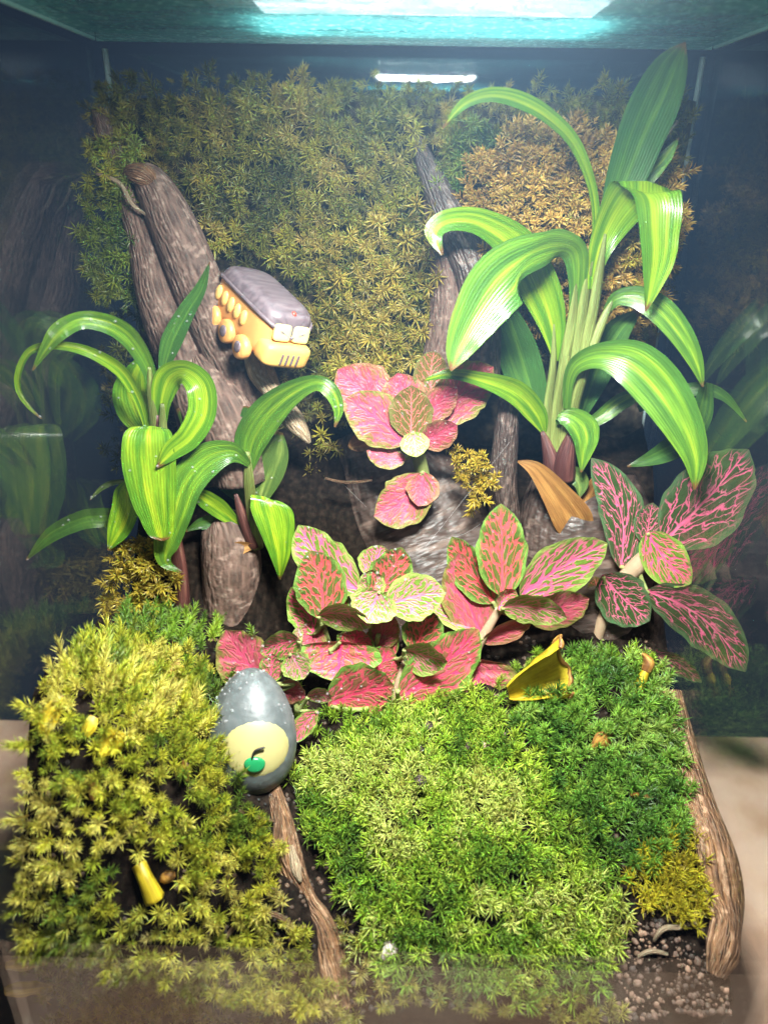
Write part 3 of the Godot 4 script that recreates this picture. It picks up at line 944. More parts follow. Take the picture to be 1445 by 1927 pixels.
	for a in [
		["pale curved twig over the top of the forked driftwood", [[182, 326, 40.4, 3], [225, 345, 40.2, 4], [250, 385, 40.0, 3.4], [285, 410, 40.2, 2]]],
		["thin brown twig poking sideways from the pink plant's roots", [[612, 900, 37.6, 2], [650, 908, 37.4, 3], [700, 904, 37.3, 2]]],
		["dark twig lying across the bark below the egg ornament", [[450, 1525, on(450, 1525, 0.004), 3], [480, 1538, on(480, 1538, 0.005), 4], [515, 1545, on(515, 1545, 0.004), 3]]],
		["arched brown twig close to the front pane", [[420, 1770, on(420, 1770, 0.004), 4], [460, 1730, on(460, 1730, 0.009), 5], [520, 1722, on(520, 1722, 0.010), 5], [560, 1760, on(560, 1760, 0.005), 5], [575, 1800, on(575, 1800, 0.002), 4]]],
		["thin black stalk sticking out left of the moss hummock", [[150, 1216, 33.5, 2.5], [200, 1206, 33.8, 4], [255, 1194, 34.2, 4]]],
		["curled pale root on the gravel behind the thin moss", [[1085, 1795, on(1085, 1795, 0.003), 3], [1105, 1770, on(1105, 1770, 0.006), 5], [1100, 1800, on(1100, 1800, 0.005), 5], [1150, 1812, on(1150, 1812, 0.004), 5], [1165, 1790, on(1165, 1790, 0.004), 3]]],
		["grey curled root beside the mustard moss tuft", [[1230, 1770, on(1230, 1770, 0.003), 3], [1248, 1748, on(1248, 1748, 0.006), 5], [1280, 1745, on(1280, 1745, 0.005), 4], [1310, 1735, on(1310, 1735, 0.004), 3]]],
		["white root lying on the gravel left of the bark strip's foot", [[1200, 1800, on(1200, 1800, 0.002), 3], [1225, 1790, on(1225, 1790, 0.003), 4.5], [1256, 1796, on(1256, 1796, 0.003), 3]]],
		["white rootlet in the shade under the right veined plant", [[970, 1214, 35.5, 3], [990, 1212, 35.3, 5], [1020, 1206, 35.2, 4]]],
		["dry straw standing behind the tall upright leaf", [[1232, 300, 40.5, 2], [1250, 262, 40.3, 3], [1275, 228, 40.2, 2]]],
	]:
		var q: Array = a[1][1]
		t = thing("twig", a[0], "twig", P(q[0], q[1], q[2]))
		obj("stem", tube(a[1], 8, 0.2, 6, 500), M.wood_pale if "pale" in a[0] or "white" in a[0] or "straw" in a[0] or "grey" in a[0] else M.bark, t)

# ---- striped plants ------------------------------------------------------------------------
func stalk(t: Node3D, pts: Array, m: Material = null) -> void:
	pts[-1][3] *= 0.45
	obj("stem", tube(pts, 10, 0.0, 5), m if m else M.stalk, t)

func plant_tall() -> void:
	var t := thing("striped_plant", "tall plant with long yellow striped leaves on the dark stone", "plant", P(1055, 880, 38.6))
	var G: Material = M.strap_green
	var D: Material = M.strap_deep
	var Y: Material = M.strap_yellow
	stalk(t, [[1052, 880, 38.6, 15], [1062, 780, 38.5, 13], [1080, 680, 38.4, 12], [1098, 570, 38.3, 10], [1112, 480, 38.2, 8], [1118, 430, 38.2, 6]])
	stalk(t, [[1058, 870, 38.3, 14], [1070, 790, 38.1, 12], [1090, 700, 38.0, 11], [1112, 600, 37.9, 10], [1126, 520, 37.95, 9], [1138, 440, 37.85, 5]])
	stalk(t, [[1045, 870, 38.5, 14], [1048, 780, 38.5, 12], [1062, 680, 38.4, 11], [1076, 600, 38.35, 9], [1084, 520, 38.25, 5]])
	stalk(t, [[1062, 860, 38.1, 12], [1080, 760, 37.9, 11], [1108, 670, 37.8, 10], [1135, 600, 37.95, 8], [1152, 565, 38.0, 5]])
	stalk(t, [[1035, 860, 38.7, 10], [1030, 780, 38.9, 9], [1040, 690, 39.1, 7], [1042, 610, 39.2, 4]])
	stalk(t, [[1060, 900, 37.9, 22], [1064, 860, 37.8, 19], [1078, 800, 37.7, 9]], M.stalk_purple)
	stalk(t, [[1042, 900, 38.2, 20], [1036, 860, 38.3, 16], [1020, 812, 38.5, 8]], M.stalk_purple)
	# far leaves first
	leaf(t, D, [[1022, 815, 39.4, 12], [1000, 745, 39.6, 62], [976, 670, 39.8, 78], [952, 600, 39.9, 58], [934, 535, 40.0, 6]], 0.12)
	leaf(t, D, [[1090, 790, 39.2, 16], [1122, 700, 39.2, 58], [1160, 625, 39.2, 50], [1200, 586, 39.1, 12]], 0.16)
	leaf(t, G, [[1085, 810, 38.9, 10], [1128, 786, 38.9, 26], [1170, 755, 39.0, 32], [1225, 732, 39.1, 14]], 0.12)
	leaf(t, G, [[1190, 365, 38.9, 24], [1226, 322, 38.8, 34], [1256, 290, 38.6, 22], [1276, 260, 38.5, 2]], 0.12)
	leaf(t, D, [[1126, 470, 38.3, 14], [1150, 400, 38.2, 44], [1180, 325, 38.0, 76], [1208, 250, 37.7, 90], [1238, 180, 37.3, 90], [1266, 118, 36.9, 60], [1289, 79, 36.5, 3]], 0.07)
	leaf(t, Y, [[1112, 490, 38.3, 12], [1121, 420, 38.2, 14], [1112, 345, 37.9, 18], [1080, 268, 37.3, 25], [1032, 218, 36.7, 30], [978, 188, 36.3, 34], [922, 178, 36.0, 28], [872, 196, 35.8, 20], [832, 242, 35.6, 3]], 0.16)
	leaf(t, Y, [[1112, 545, 38.0, 14, 5], [1128, 470, 37.9, 44, 28], [1158, 408, 37.7, 74, 40, 0.6], [1190, 366, 37.3, 96, 26, 0.5], [1220, 352, 36.7, 106, 6, 0.3], [1238, 376, 36.3, 92, 4], [1240, 430, 36.1, 78, 6], [1238, 490, 36.0, 62, 8], [1226, 545, 36.0, 30, 10], [1214, 586, 36.0, 3, 10]], 0.10)
	leaf(t, Y, [[1046, 680, 39.1, 10], [1040, 615, 39.1, 50], [1014, 540, 38.9, 78], [972, 462, 38.6, 74], [905, 418, 38.0, 52], [845, 414, 37.5, 42], [816, 438, 37.2, 36], [832, 480, 37.0, 5]], 0.08)
	leaf(t, G, [[1078, 590, 38.3, 16], [1086, 530, 38.1, 34], [1080, 476, 37.6, 52, -20, -0.5], [1045, 466, 37.0, 76, -62, -0.4], [996, 486, 36.4, 106, -66], [938, 535, 35.8, 116], [892, 602, 35.3, 88], [862, 660, 35.0, 50], [848, 698, 34.8, 4]], 0.08)
	leaf(t, G, [[1140, 585, 38.0, 14], [1160, 562, 37.8, 28], [1200, 560, 37.4, 44], [1245, 586, 36.9, 54], [1285, 635, 36.5, 46], [1310, 685, 36.3, 28], [1322, 728, 36.2, 4]], 0.12)
	leaf(t, D, [[1330, 720, 37.2, 20], [1318, 780, 37.0, 46], [1286, 826, 36.8, 48], [1240, 856, 36.6, 36], [1180, 878, 36.5, 3]], 0.12)
	leaf(t, D, [[1200, 770, 38.4, 14], [1260, 742, 38.0, 22], [1320, 732, 37.6, 26], [1365, 748, 37.2, 18], [1404, 794, 37.0, 3]], 0.14)
	leaf(t, Y, [[1024, 815, 38.6, 10], [1010, 780, 38.3, 40], [970, 738, 37.7, 46], [902, 713, 37.0, 28], [842, 704, 36.6, 18], [792, 718, 36.4, 3]], 0.14)
	leaf(t, G, [[1066, 770, 37.6, 14], [1070, 715, 37.3, 22], [1088, 684, 36.9, 34], [1132, 670, 36.3, 52], [1190, 684, 35.6, 90], [1242, 732, 35.1, 98], [1284, 800, 34.7, 78], [1308, 866, 34.5, 46], [1306, 922, 34.4, 4]], 0.10)
	leaf(t, G, [[1052, 800, 37.9, 10], [1054, 780, 37.7, 24, -60], [1088, 793, 37.3, 62, -12], [1102, 825, 37.1, 50, -6], [1098, 860, 37.0, 26, 0], [1093, 889, 36.9, 3, 0]], 0.14)
	leaf(t, M.strap_olive, [[1056, 888, 38.0, 14], [1080, 894, 37.7, 34], [1094, 912, 37.5, 28], [1090, 936, 37.4, 3]], 0.12)
	leaf(t, M.strap_dry, [[974, 868, 37.4, 4], [1006, 882, 37.2, 30], [1044, 928, 37.2, 54], [1078, 978, 37.2, 74], [1096, 1012, 37.3, 50]], 0.12, 0.04, "dry_leaf")
	leaf(t, M.strap_dry, [[1088, 1012, 37.5, 34], [1112, 962, 37.6, 66], [1132, 915, 37.9, 52], [1140, 880, 38.1, 6]], 0.12, 0.04, "dry_leaf")
	obj("bulb", tube([[1046, 895, 38.4, 20], [1046, 930, 38.5, 26], [1052, 970, 38.5, 26], [1066, 1010, 38.4, 18]], 16, 0.2, 6, 300), M.stalk_purple, t)

func plants_left() -> void:
	var G: Material = M.strap_green
	var D: Material = M.strap_deep
	var Y: Material = M.strap_yellow
	wet = true
	var t := thing("striped_plant", "bright striped plant whose arching leaves reach the left glass", "plant", P(340, 1150, 36.2))
	stalk(t, [[345, 1170, 36.0, 15], [340, 1080, 36.1, 14], [322, 980, 36.2, 13], [306, 880, 36.3, 12], [296, 780, 36.3, 11]], M.stalk_purple)
	stalk(t, [[300, 900, 36.4, 12], [294, 810, 36.4, 10], [286, 740, 36.3, 9], [282, 690, 36.2, 9]])
	stalk(t, [[312, 900, 36.2, 11], [308, 830, 36.1, 10], [306, 760, 36.1, 8]])
	leaf(t, Y, [[290, 830, 37.2, 20], [262, 775, 37.3, 78], [252, 725, 37.5, 74], [268, 676, 37.7, 20]], 0.08)
	leaf(t, D, [[306, 700, 36.8, 16], [322, 645, 36.9, 40], [350, 588, 37.1, 34], [378, 542, 37.3, 22], [395, 493, 37.4, 2]], 0.14)
	leaf(t, G, [[288, 760, 36.2, 12], [283, 705, 36.1, 24], [262, 660, 35.8, 34], [236, 628, 35.3, 38], [198, 608, 34.8, 36], [152, 603, 34.3, 34], [110, 625, 33.9, 36], [84, 660, 33.7, 20], [62, 697, 33.6, 3]], 0.15)
	leaf(t, Y, [[276, 805, 36.3, 10], [262, 755, 36.1, 19], [226, 697, 35.6, 24], [164, 661, 34.9, 20], [104, 650, 34.4, 16], [58, 660, 34.1, 14], [36, 698, 33.9, 13], [36, 735, 33.8, 11], [56, 766, 33.7, 8], [79, 788, 33.7, 2]], 0.2)
	leaf(t, Y, [[306, 805, 36.3, 14], [304, 760, 36.1, 36], [316, 715, 35.9, 54], [346, 700, 35.5, 44], [376, 726, 35.1, 54], [380, 776, 34.9, 54], [356, 822, 34.7, 48], [322, 850, 34.6, 36], [296, 880, 34.5, 3]], 0.10)
	leaf(t, M.strap_olive, [[330, 1010, 36.4, 20], [290, 1030, 36.2, 34], [250, 1030, 36.0, 20], [225, 1015, 35.9, 3]], 0.1)
	leaf(t, M.strap_olive, [[250, 905, 36.5, 6], [215, 908, 36.4, 10], [190, 920, 36.2, 9], [170, 941, 36.1, 2]], 0.15)
	leaf(t, D, [[240, 976, 36.2, 22], [205, 974, 36.0, 36], [155, 979, 35.6, 36], [96, 1007, 35.2, 28], [50, 1054, 35.0, 3]], 0.12)
	leaf(t, Y, [[258, 900, 35.9, 12], [240, 925, 35.7, 44], [236, 960, 35.4, 52], [222, 1000, 35.2, 42], [204, 1036, 35.1, 3]], 0.12)
	leaf(t, Y, [[290, 812, 35.9, 24, 4], [284, 804, 35.5, 62, 4], [280, 814, 35.1, 88, 3], [279, 836, 34.8, 99, 2], [281, 875, 34.6, 102, 0], [288, 935, 34.3, 88, 0], [297, 980, 34.1, 64, 0], [303, 1008, 34.0, 44, 0], [306, 1018, 34.0, 8, 0]], 0.05)
	dew_part(t)
	wet = true
	t = thing("striped_plant", "smaller striped plant rooted on the dim stump at left", "plant", P(470, 1020, 37.0))
	stalk(t, [[484, 1030, 37.0, 13], [474, 960, 37.0, 11], [468, 900, 36.9, 10], [466, 850, 36.9, 9]])
	stalk(t, [[478, 1030, 36.8, 12], [456, 970, 36.9, 10], [444, 930, 37.0, 8]], M.stalk_purple)
	leaf(t, G, [[468, 950, 37.6, 16], [432, 900, 37.8, 58], [388, 835, 38.0, 64], [340, 765, 38.2, 20]], 0.08)
	leaf(t, D, [[404, 836, 38.1, 10], [428, 806, 38.1, 28], [452, 780, 38.2, 8]], 0.1)
	leaf(t, M.strap_olive, [[488, 950, 37.6, 18], [506, 895, 37.7, 52], [520, 850, 37.8, 48], [528, 814, 37.9, 10]], 0.08)
	leaf(t, D, [[462, 870, 37.4, 16], [458, 815, 37.4, 26], [465, 765, 37.3, 14]], 0.12)
	leaf(t, G, [[468, 890, 37.0, 14], [470, 835, 36.8, 60], [500, 782, 36.4, 66], [545, 742, 35.9, 48], [592, 721, 35.4, 30], [622, 735, 35.2, 30], [637, 770, 35.1, 20], [630, 804, 35.0, 3]], 0.10)
	leaf(t, G, [[470, 875, 36.6, 10], [440, 852, 36.0, 38], [392, 864, 35.5, 64], [352, 908, 35.1, 66], [330, 970, 34.8, 60], [313, 1025, 34.7, 48], [312, 1060, 34.7, 22], [346, 1078, 34.6, 2]], 0.08)
	leaf(t, Y, [[452, 990, 36.9, 14], [412, 957, 36.7, 36], [378, 934, 36.5, 30], [352, 922, 36.4, 6]], 0.1)
	leaf(t, D, [[462, 1010, 37.2, 12], [420, 985, 37.2, 34], [380, 985, 37.1, 22], [350, 1000, 37.0, 3]], 0.1)
	leaf(t, Y, [[478, 944, 36.7, 12, 20], [492, 936, 36.3, 40, 14], [504, 943, 36.0, 64, 8], [512, 962, 35.8, 80, 4], [521, 1000, 35.5, 66, 2], [527, 1045, 35.3, 38, 0], [527, 1090, 35.2, 3, 0]], 0.06)
	leaf(t, M.strap_dry, [[478, 1028, 36.5, 10], [450, 1032, 36.3, 26], [432, 1056, 36.2, 22], [428, 1080, 36.2, 12], [446, 1092, 36.2, 2]], 0.2, 0.03, "dry_leaf")
	dew_part(t)

# ---- veined plants -------------------------------------------------------------------------
func plants_veined() -> void:
	wet = true
	hubs = [[784, 845, 37.2], [790, 880, 37.6]]
	var t := thing("veined_plant", "pink leaved rosette plant perched on the dark log by the wall", "plant", P(790, 900, 37.4))
	obj("stem", tube([[800, 930, 38.0, 13], [794, 890, 37.7, 13], [786, 850, 37.3, 12], [778, 810, 37.0, 10]], 10, 0.15, 5), M.furry_green, t)
	oval(t, M.pink_a, [740, 765, 37.6], [636, 695, 37.9], 100, 0.6, -6)
	oval(t, M.pink_a, [768, 785, 37.5], [748, 702, 37.8], 80, 0.0, 0)
	oval(t, M.olive, [812, 745, 37.8], [818, 660, 38.0], 62, 0.3, -4, 0.08)
	oval(t, M.pink_b, [832, 800, 37.6], [928, 690, 38.0], 92, 0.8, -12)
	oval(t, M.pink_a, [796, 795, 37.2], [860, 730, 37.2], 54, 0.4, -4)
	oval(t, M.pink_b, [762, 838, 36.9], [648, 752, 36.3], 92, 0.5, 8, 0.08, 0.3)
	oval(t, M.olive, [773, 826, 36.8], [774, 725, 36.6], 76, 0.0, 0, 0.05)
	oval(t, M.pink_a, [792, 832, 36.8], [860, 800, 36.3], 52, 0.5, 3)
	oval(t, M.lime, [777, 812, 36.6], [784, 860, 36.0], 50, 0.0, 0, 0.05, -0.4)
	oval(t, M.pink_b, [764, 864, 37.0], [690, 848, 36.6], 40, 0.6, -5)
	oval(t, M.pink_b, [795, 890, 37.0], [704, 972, 36.4], 88, 0.3, -16)
	oval(t, M.pink_a, [796, 888, 37.0], [786, 952, 36.5], 58, 0.0, -4)
	oval(t, M.strap_dry, [700, 825, 37.4], [655, 840, 37.4], 32, 0.2, 0)
	dF = -1.2
	dew_part(t)
	wet = true
	hubs = [[605, 1172, 32.0], [620, 1225, 31.8], [708, 1132, 32.2], [712, 1195, 32.0], [762, 1235, 31.5], [748, 1300, 30.8], [690, 1335, 30.9]]
	t = thing("veined_plant", "bushy red and green veined plant in the middle of the ground", "plant", P(735, 1345, on(735, 1345)))
	obj("stem", tube([[735, 1350, 31.3, 6.8], [745, 1300, 31.7, 6.8], [760, 1250, 32.2, 6.2], [770, 1210, 32.5, 5.0]], 10, 0.1, 5), M.furry, t)
	obj("stem", tube([[690, 1340, 31.7, 6.8], [650, 1280, 32.3, 6.8], [620, 1220, 32.7, 7.4], [605, 1168, 32.9, 5.6]], 10, 0.1, 5), M.furry_green, t)
	obj("stem", tube([[720, 1340, 31.9, 6.2], [712, 1260, 32.5, 6.8], [712, 1190, 32.9, 6.2], [708, 1128, 33.1, 5.0]], 10, 0.1, 5), M.furry_green, t)
	oval(t, M.net_b, [700, 1090, 34.4], [718, 1026, 34.8], 66, 0, 0)
	oval(t, M.net_b, [676, 1112, 33.9], [562, 988, 34.5], 88, 0.3, -14)
	oval(t, M.red_a, [610, 1180, 34.0], [640, 1100, 34.4], 60, 0, 0)
	oval(t, M.net_a, [592, 1196, 33.6], [548, 1105, 34.0], 66, -0.3, 6)
	oval(t, M.pink_b, [600, 1170, 33.8], [575, 1220, 33.4], 50, 0.2, 0)
	oval(t, M.net_shaded, [608, 1168, 33.2], [582, 1036, 33.6], 92, 0.0, 8, 0.05)
	oval(t, M.net_shaded, [702, 1132, 33.3], [756, 1030, 33.5], 76, 0.2, 6, 0.08)
	oval(t, M.lime, [698, 1128, 33.1], [700, 1072, 33.3], 48, 0.2, 0, 0.2)
	oval(t, M.pink_b, [705, 1218, 33.6], [742, 1160, 33.4], 54, 0.2, 0)
	oval(t, M.red_a, [660, 1235, 33.4], [680, 1185, 33.2], 70, 0.2, 0)
	oval(t, M.red_a, [740, 1240, 33.6], [690, 1190, 33.8], 70, 0.2, 0)
	oval(t, M.net_shaded, [778, 1230, 33.0], [806, 1146, 33.3], 72, 0.2, 4)
	oval(t, M.lime, [726, 1142, 32.9], [838, 1116, 32.6], 82, -0.6, -6, 0.06)
	oval(t, M.lime, [714, 1112, 32.9], [690, 1172, 32.3], 84, 0.0, 0, 0.05, -0.3, 0.2)
	oval(t, M.lime, [597, 1160, 32.9], [698, 1180, 32.6], 44, 0.9, -8, 0.1)
	oval(t, M.red_a, [640, 1206, 32.9], [636, 1284, 32.2], 146, 0.0, 0, 0.06, -0.5, 0.0)
	oval(t, M.red_a, [618, 1330, 32.0], [742, 1292, 32.0], 108, 0.3, -4, 0.06)
	oval(t, M.red_a, [700, 1300, 33.0], [735, 1220, 33.4], 80, 0.3, -4, 0.06)
	oval(t, M.red_a, [750, 1318, 32.4], [900, 1184, 33.2], 100, 0.3, 10, 0.06)
	oval(t, M.lime, [758, 1222, 32.5], [842, 1246, 32.1], 54, 0.7, 8, 0.12)
	dF = -1.6
	dew_part(t)
	wet = true
	hubs = [[560, 1230, 30.7], [556, 1285, 30.3], [562, 1335, 29.9]]
	t = thing("veined_plant", "low pink veined plant peeping out behind the egg ornament", "plant", P(545, 1330, on(545, 1330)))
	obj("stem", tube([[560, 1340, 30.5, 6.3], [555, 1280, 30.9, 6.3], [560, 1230, 31.3, 5.6], [566, 1200, 31.5, 4.2]], 8, 0.1, 5), M.furry_green, t)
	oval(t, M.pink_b, [505, 1296, 32.2], [424, 1186, 32.6], 96, 0.3, -6)
	oval(t, M.net_a, [566, 1206, 32.0], [490, 1228, 31.6], 50, -0.6, 0, 0.1)
	oval(t, M.lime, [560, 1204, 32.1], [562, 1180, 32.3], 18, 0, 0)
	oval(t, M.lime, [545, 1230, 31.8], [572, 1278, 31.4], 52, 0.2, 0)
	oval(t, M.pink_a, [520, 1300, 32.0], [575, 1312, 31.8], 40, 0.4, -4)
	oval(t, M.net_a, [510, 1285, 31.8], [512, 1230, 31.8], 44, 0.2, 0)
	oval(t, M.net_b, [578, 1312, 31.2], [624, 1318, 31.0], 28, 0.3, -6)
	oval(t, M.net_a, [598, 1338, 31.0], [552, 1398, 30.6], 36, 0.2, 4)
	dF = -1.0
	dew_part(t)
	hubs = [[938, 1148, 33.4], [905, 1200, 33.0], [893, 1250, 32.6]]
	t = thing("veined_plant", "veined rosette with one upright leaf coloured as if shaded, next to the curled yellow leaf", "plant", P(893, 1255, 33.8))
	obj("stem", tube([[888, 1265, 32.8, 7.9], [897, 1220, 33.1, 9.4], [916, 1185, 33.3, 8.6], [940, 1145, 33.5, 7.2]], 10, 0.1, 5), M.furry, t)
	oval(t, M.lime, [895, 1190, 34.6], [782, 1078, 34.8], 44, 0.9, -10, 0.1)
	oval(t, M.pink_b, [908, 1204, 34.5], [862, 1040, 35.0], 88, 0.2, -6, 0.12)
	oval(t, M.net_shaded, [930, 1136, 34.6], [850, 1010, 35.0], 66, -0.3, -6, 0.1)
	oval(t, M.pink_b, [990, 1160, 34.6], [1108, 1126, 34.6], 64, 0.6, 6)
	oval(t, M.pink_a, [905, 1208, 34.0], [1004, 1160, 34.2], 34, 0.5, 6, 0.2)
	oval(t, M.net_b, [978, 1124, 34.4], [1142, 1022, 34.9], 90, 0.4, -4, 0.06)
	oval(t, M.net_shaded, [946, 1124, 34.2], [942, 948, 34.7], 88, 0.0, 0, 0.05)
	oval(t, M.lime, [944, 1144, 33.8], [1066, 1164, 33.5], 52, 0.7, -6, 0.08)
	oval(t, M.net_a, [938, 1148, 33.9], [970, 1110, 34.0], 36, 0.2, 0, 0.2)
	oval(t, M.pink_b, [902, 1240, 33.4], [900, 1312, 32.8], 126, 0.0, 0, 0.06, -0.4, 0.0)
	dF = -0.6
	hubs = [[1235, 1028, 35.4], [1200, 1065, 35.4], [1150, 1130, 35.5], [1122, 1200, 35.4]]
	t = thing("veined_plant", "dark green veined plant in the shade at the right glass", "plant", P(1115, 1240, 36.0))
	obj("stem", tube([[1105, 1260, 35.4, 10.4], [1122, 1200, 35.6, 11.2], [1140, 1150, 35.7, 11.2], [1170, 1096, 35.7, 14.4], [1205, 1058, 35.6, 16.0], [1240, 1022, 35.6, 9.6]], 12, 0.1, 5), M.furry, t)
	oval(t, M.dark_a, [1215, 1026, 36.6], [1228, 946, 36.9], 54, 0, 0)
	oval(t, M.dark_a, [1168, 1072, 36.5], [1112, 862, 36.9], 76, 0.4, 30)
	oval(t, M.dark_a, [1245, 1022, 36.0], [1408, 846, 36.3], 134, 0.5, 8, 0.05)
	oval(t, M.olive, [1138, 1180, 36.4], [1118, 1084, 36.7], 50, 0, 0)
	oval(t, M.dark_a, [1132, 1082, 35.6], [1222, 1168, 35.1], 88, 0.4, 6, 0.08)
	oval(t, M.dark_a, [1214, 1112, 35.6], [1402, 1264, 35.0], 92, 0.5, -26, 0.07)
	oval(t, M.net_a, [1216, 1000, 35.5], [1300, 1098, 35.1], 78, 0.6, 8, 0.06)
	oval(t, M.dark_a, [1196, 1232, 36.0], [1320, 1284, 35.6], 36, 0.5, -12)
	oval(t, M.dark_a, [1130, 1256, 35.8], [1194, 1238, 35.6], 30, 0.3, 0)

func dew_part(t: Node3D) -> void:
	var dew := SphereMesh.new()
	dew.radius = 1.0
	dew.height = 1.7
	dew.radial_segments = 10
	dew.rings = 6
	drops("dewdrop", dew_spots, dew, t)
	dew_spots = []
	wet = false

# ---- ornaments, fallen leaves
func ornaments() -> void:
	var grey := textured(noise_tex(0.02, 41, [Color(0.072, 0.082, 0.084), Color(0.088, 0.100, 0.103), Color(0.11, 0.122, 0.125)]), noise_tex(0.05, 43, []), 0.008, 0.42)
	grey.uv1_scale = Vector3(2, 2, 2)
	var cream := mat(Color(0.34, 0.30, 0.125), 0.5)
	var at := P(474, 1376, on(474, 1470) + 1.6)
	var t := thing("egg_ornament", "plain grey glazed egg ornament with a cream oval front", "ornament", at)
	var b := Basis.from_euler(Vector3(-0.5, -0.05, 0.06))
	var st := st_new()
	ellipsoid(st, Transform3D(b, at), Vector3(0.0215, 0.0305, 0.0190), 28, 36, 0.0, PI, -0.16)
	obj("body", st, grey, t)
	obj("front_oval", egg_patch(at, b, Vector3(0.34, -0.22, 1), 0.92, 0.70, 1.02), cream, t)
	obj("green_bead", egg_patch(at, b, Vector3(0.30, -0.62, 1), 0.24, 0.18, 1.08), mat(Color(0.012, 0.19, 0.065), 0.25), t)
	obj("green_stalk", tube3([[at + b * Vector3(0.0046, -0.0085, 0.0196), 0.0005], [at + b * Vector3(0.0062, -0.0045, 0.0203), 0.0006], [at + b * Vector3(0.0105, -0.0030, 0.0193), 0.0005]], 8), mat(Color(0.01, 0.01, 0.01), 0.4), t)
	# dew on the glaze
	var dew := SphereMesh.new()
	dew.radius = 1.0
	dew.height = 2.0
	dew.radial_segments = 8
	dew.rings = 5
	var spots := []
	for i in 130:
		var a := rng.randf_range(0.25, 1.45)
		var e := rng.randf_range(-0.3, PI + 0.3)
		var k := 1 - 0.16 * cos(a)
		var p := at + b * Vector3(0.0215 * sin(a) * cos(e) * k, 0.0305 * cos(a), 0.0190 * sin(a) * sin(e) * k)
		spots.append([p, 0.00025 + pow(rng.randf(), 3) * 0.0008])
	drops("dewdrop", spots, dew, t)
	# the toy bus
	var tan_ := mat(Color(0.72, 0.33, 0.10), 0.42)
	var mauve := textured(noise_tex(0.02, 47, [Color(0.10, 0.075, 0.085), Color(0.14, 0.105, 0.12), Color(0.18, 0.14, 0.15)]), null, 0, 0.4)
	var pale := mat(Color(0.72, 0.66, 0.24), 0.35)
	at = P(492, 590, 38.8)
	t = thing("toy_bus", "small rounded orange toy bus with a mauve roof on the driftwood", "toy bus", at)
	var zz := (P(550, 645, 36.2) - P(446, 540, 40.4)).normalized()      # nose towards the front, downwards
	var xx := Vector3(0, 1, 0.35).cross(zz).normalized()
	b = Basis(zz, -0.45) * Basis(xx, zz.cross(xx).normalized(), zz)
	var xf := Transform3D(b, at)
	obj("body", bus_shell(xf, 0.0, 0.60), tan_, t)
	obj("roof", bus_shell(xf * Transform3D(Basis().scaled(Vector3(1.03, 1.03, 1.02)), Vector3(0, 0.0004, 0)), 0.62, 1.0), mauve, t)
	obj("sill_band", bus_band(xf), mauve, t)
	for s in [-1, 1]:
		for i in 5:
			st = st_new()
			ellipsoid(st, xf * Transform3D(Basis(), Vector3(s * 0.0157, 0.0002, -0.018 + i * 0.0066)), Vector3(0.0014, 0.0040, 0.0025), 8, 14)
			obj("window", st, mat(Color(0.82, 0.52, 0.16), 0.3), t)
		obj("windscreen", pane_shape(xf * Transform3D(Basis(Vector3.RIGHT, -0.25), Vector3(s * 0.0056, 0.0040, 0.0277)), Vector3(0.0050, 0.0042, 0.0012)), pale, t)
		for i in 3:
			var w := st_new()
			var c := xf * Vector3(s * 0.0152, -0.0125, -0.0165 + i * 0.0155)
			ring(w, c, b * Vector3(s, 0, 0), 0.0062, 0.0052)
			var wh := obj("wheel", w, tan_, t)
			var h := st_new()
			ellipsoid(h, xf * Transform3D(Basis(), Vector3(s * 0.0178, -0.0125, -0.0165 + i * 0.0155)), Vector3(0.0010, 0.0030, 0.0030), 6, 14)
			obj("hub", h, mauve, wh)
	obj("bonnet", pane_shape(xf * Transform3D(Basis(), Vector3(0, -0.0070, 0.0265)), Vector3(0.0140, 0.0062, 0.0070)), mat(Color(0.74, 0.42, 0.11), 0.4), t)
	for k in 4:
		obj("grille_bar", pane_shape(xf * Transform3D(Basis(), Vector3(-0.0048 + k * 0.0032, -0.0075, 0.0334)), Vector3(0.0006, 0.0030, 0.0006)), mauve, t)
	st = st_new()
	ellipsoid(st, xf * Transform3D(Basis(), Vector3(0, 0.0125, 0.0240)), Vector3(0.0016, 0.0016, 0.0016), 8, 12)
	obj("roof_lamp", st, mat(Color(0.45, 0.06, 0.04), 0.3), t)

# an oval of the egg's surface standing slightly proud of it, with a rounded edge
func egg_patch(at: Vector3, b: Basis, toward: Vector3, wide: float, high: float, proud: float) -> SurfaceTool:
	var st := st_new()
	st.set_smooth_group(0)
	var d := toward.normalized()
	var x := Vector3.UP.cross(d).normalized()
	var y := d.cross(x)
	for i in 10:
		for j in 32:
			for e in [[0, 0], [0, 1], [1, 1], [0, 0], [1, 1], [1, 0]]:
				var s: float = sin((i + e[0]) / 10.0 * PI / 2)
				var an: float = TAU * (j + e[1]) / 32.0
				var v := (d + x * tan(wide * s * 0.95) * cos(an) + y * tan(high * s * 0.95) * sin(an)).normalized()
				# meet the egg in this direction from its middle
				var k := 1.0 / Vector3(v.x / 0.0215, v.y / 0.0305, v.z / 0.0190).length()
				var q := v * k
				var egg := 1 - 0.16 * q.y / 0.0305
				var lift := lerpf(0.97, proud, sqrt(maxf(1 - pow(s, 6), 0)))
				st.add_vertex(at + b * (Vector3(q.x * egg, q.y, q.z * egg) * lift))
	return st

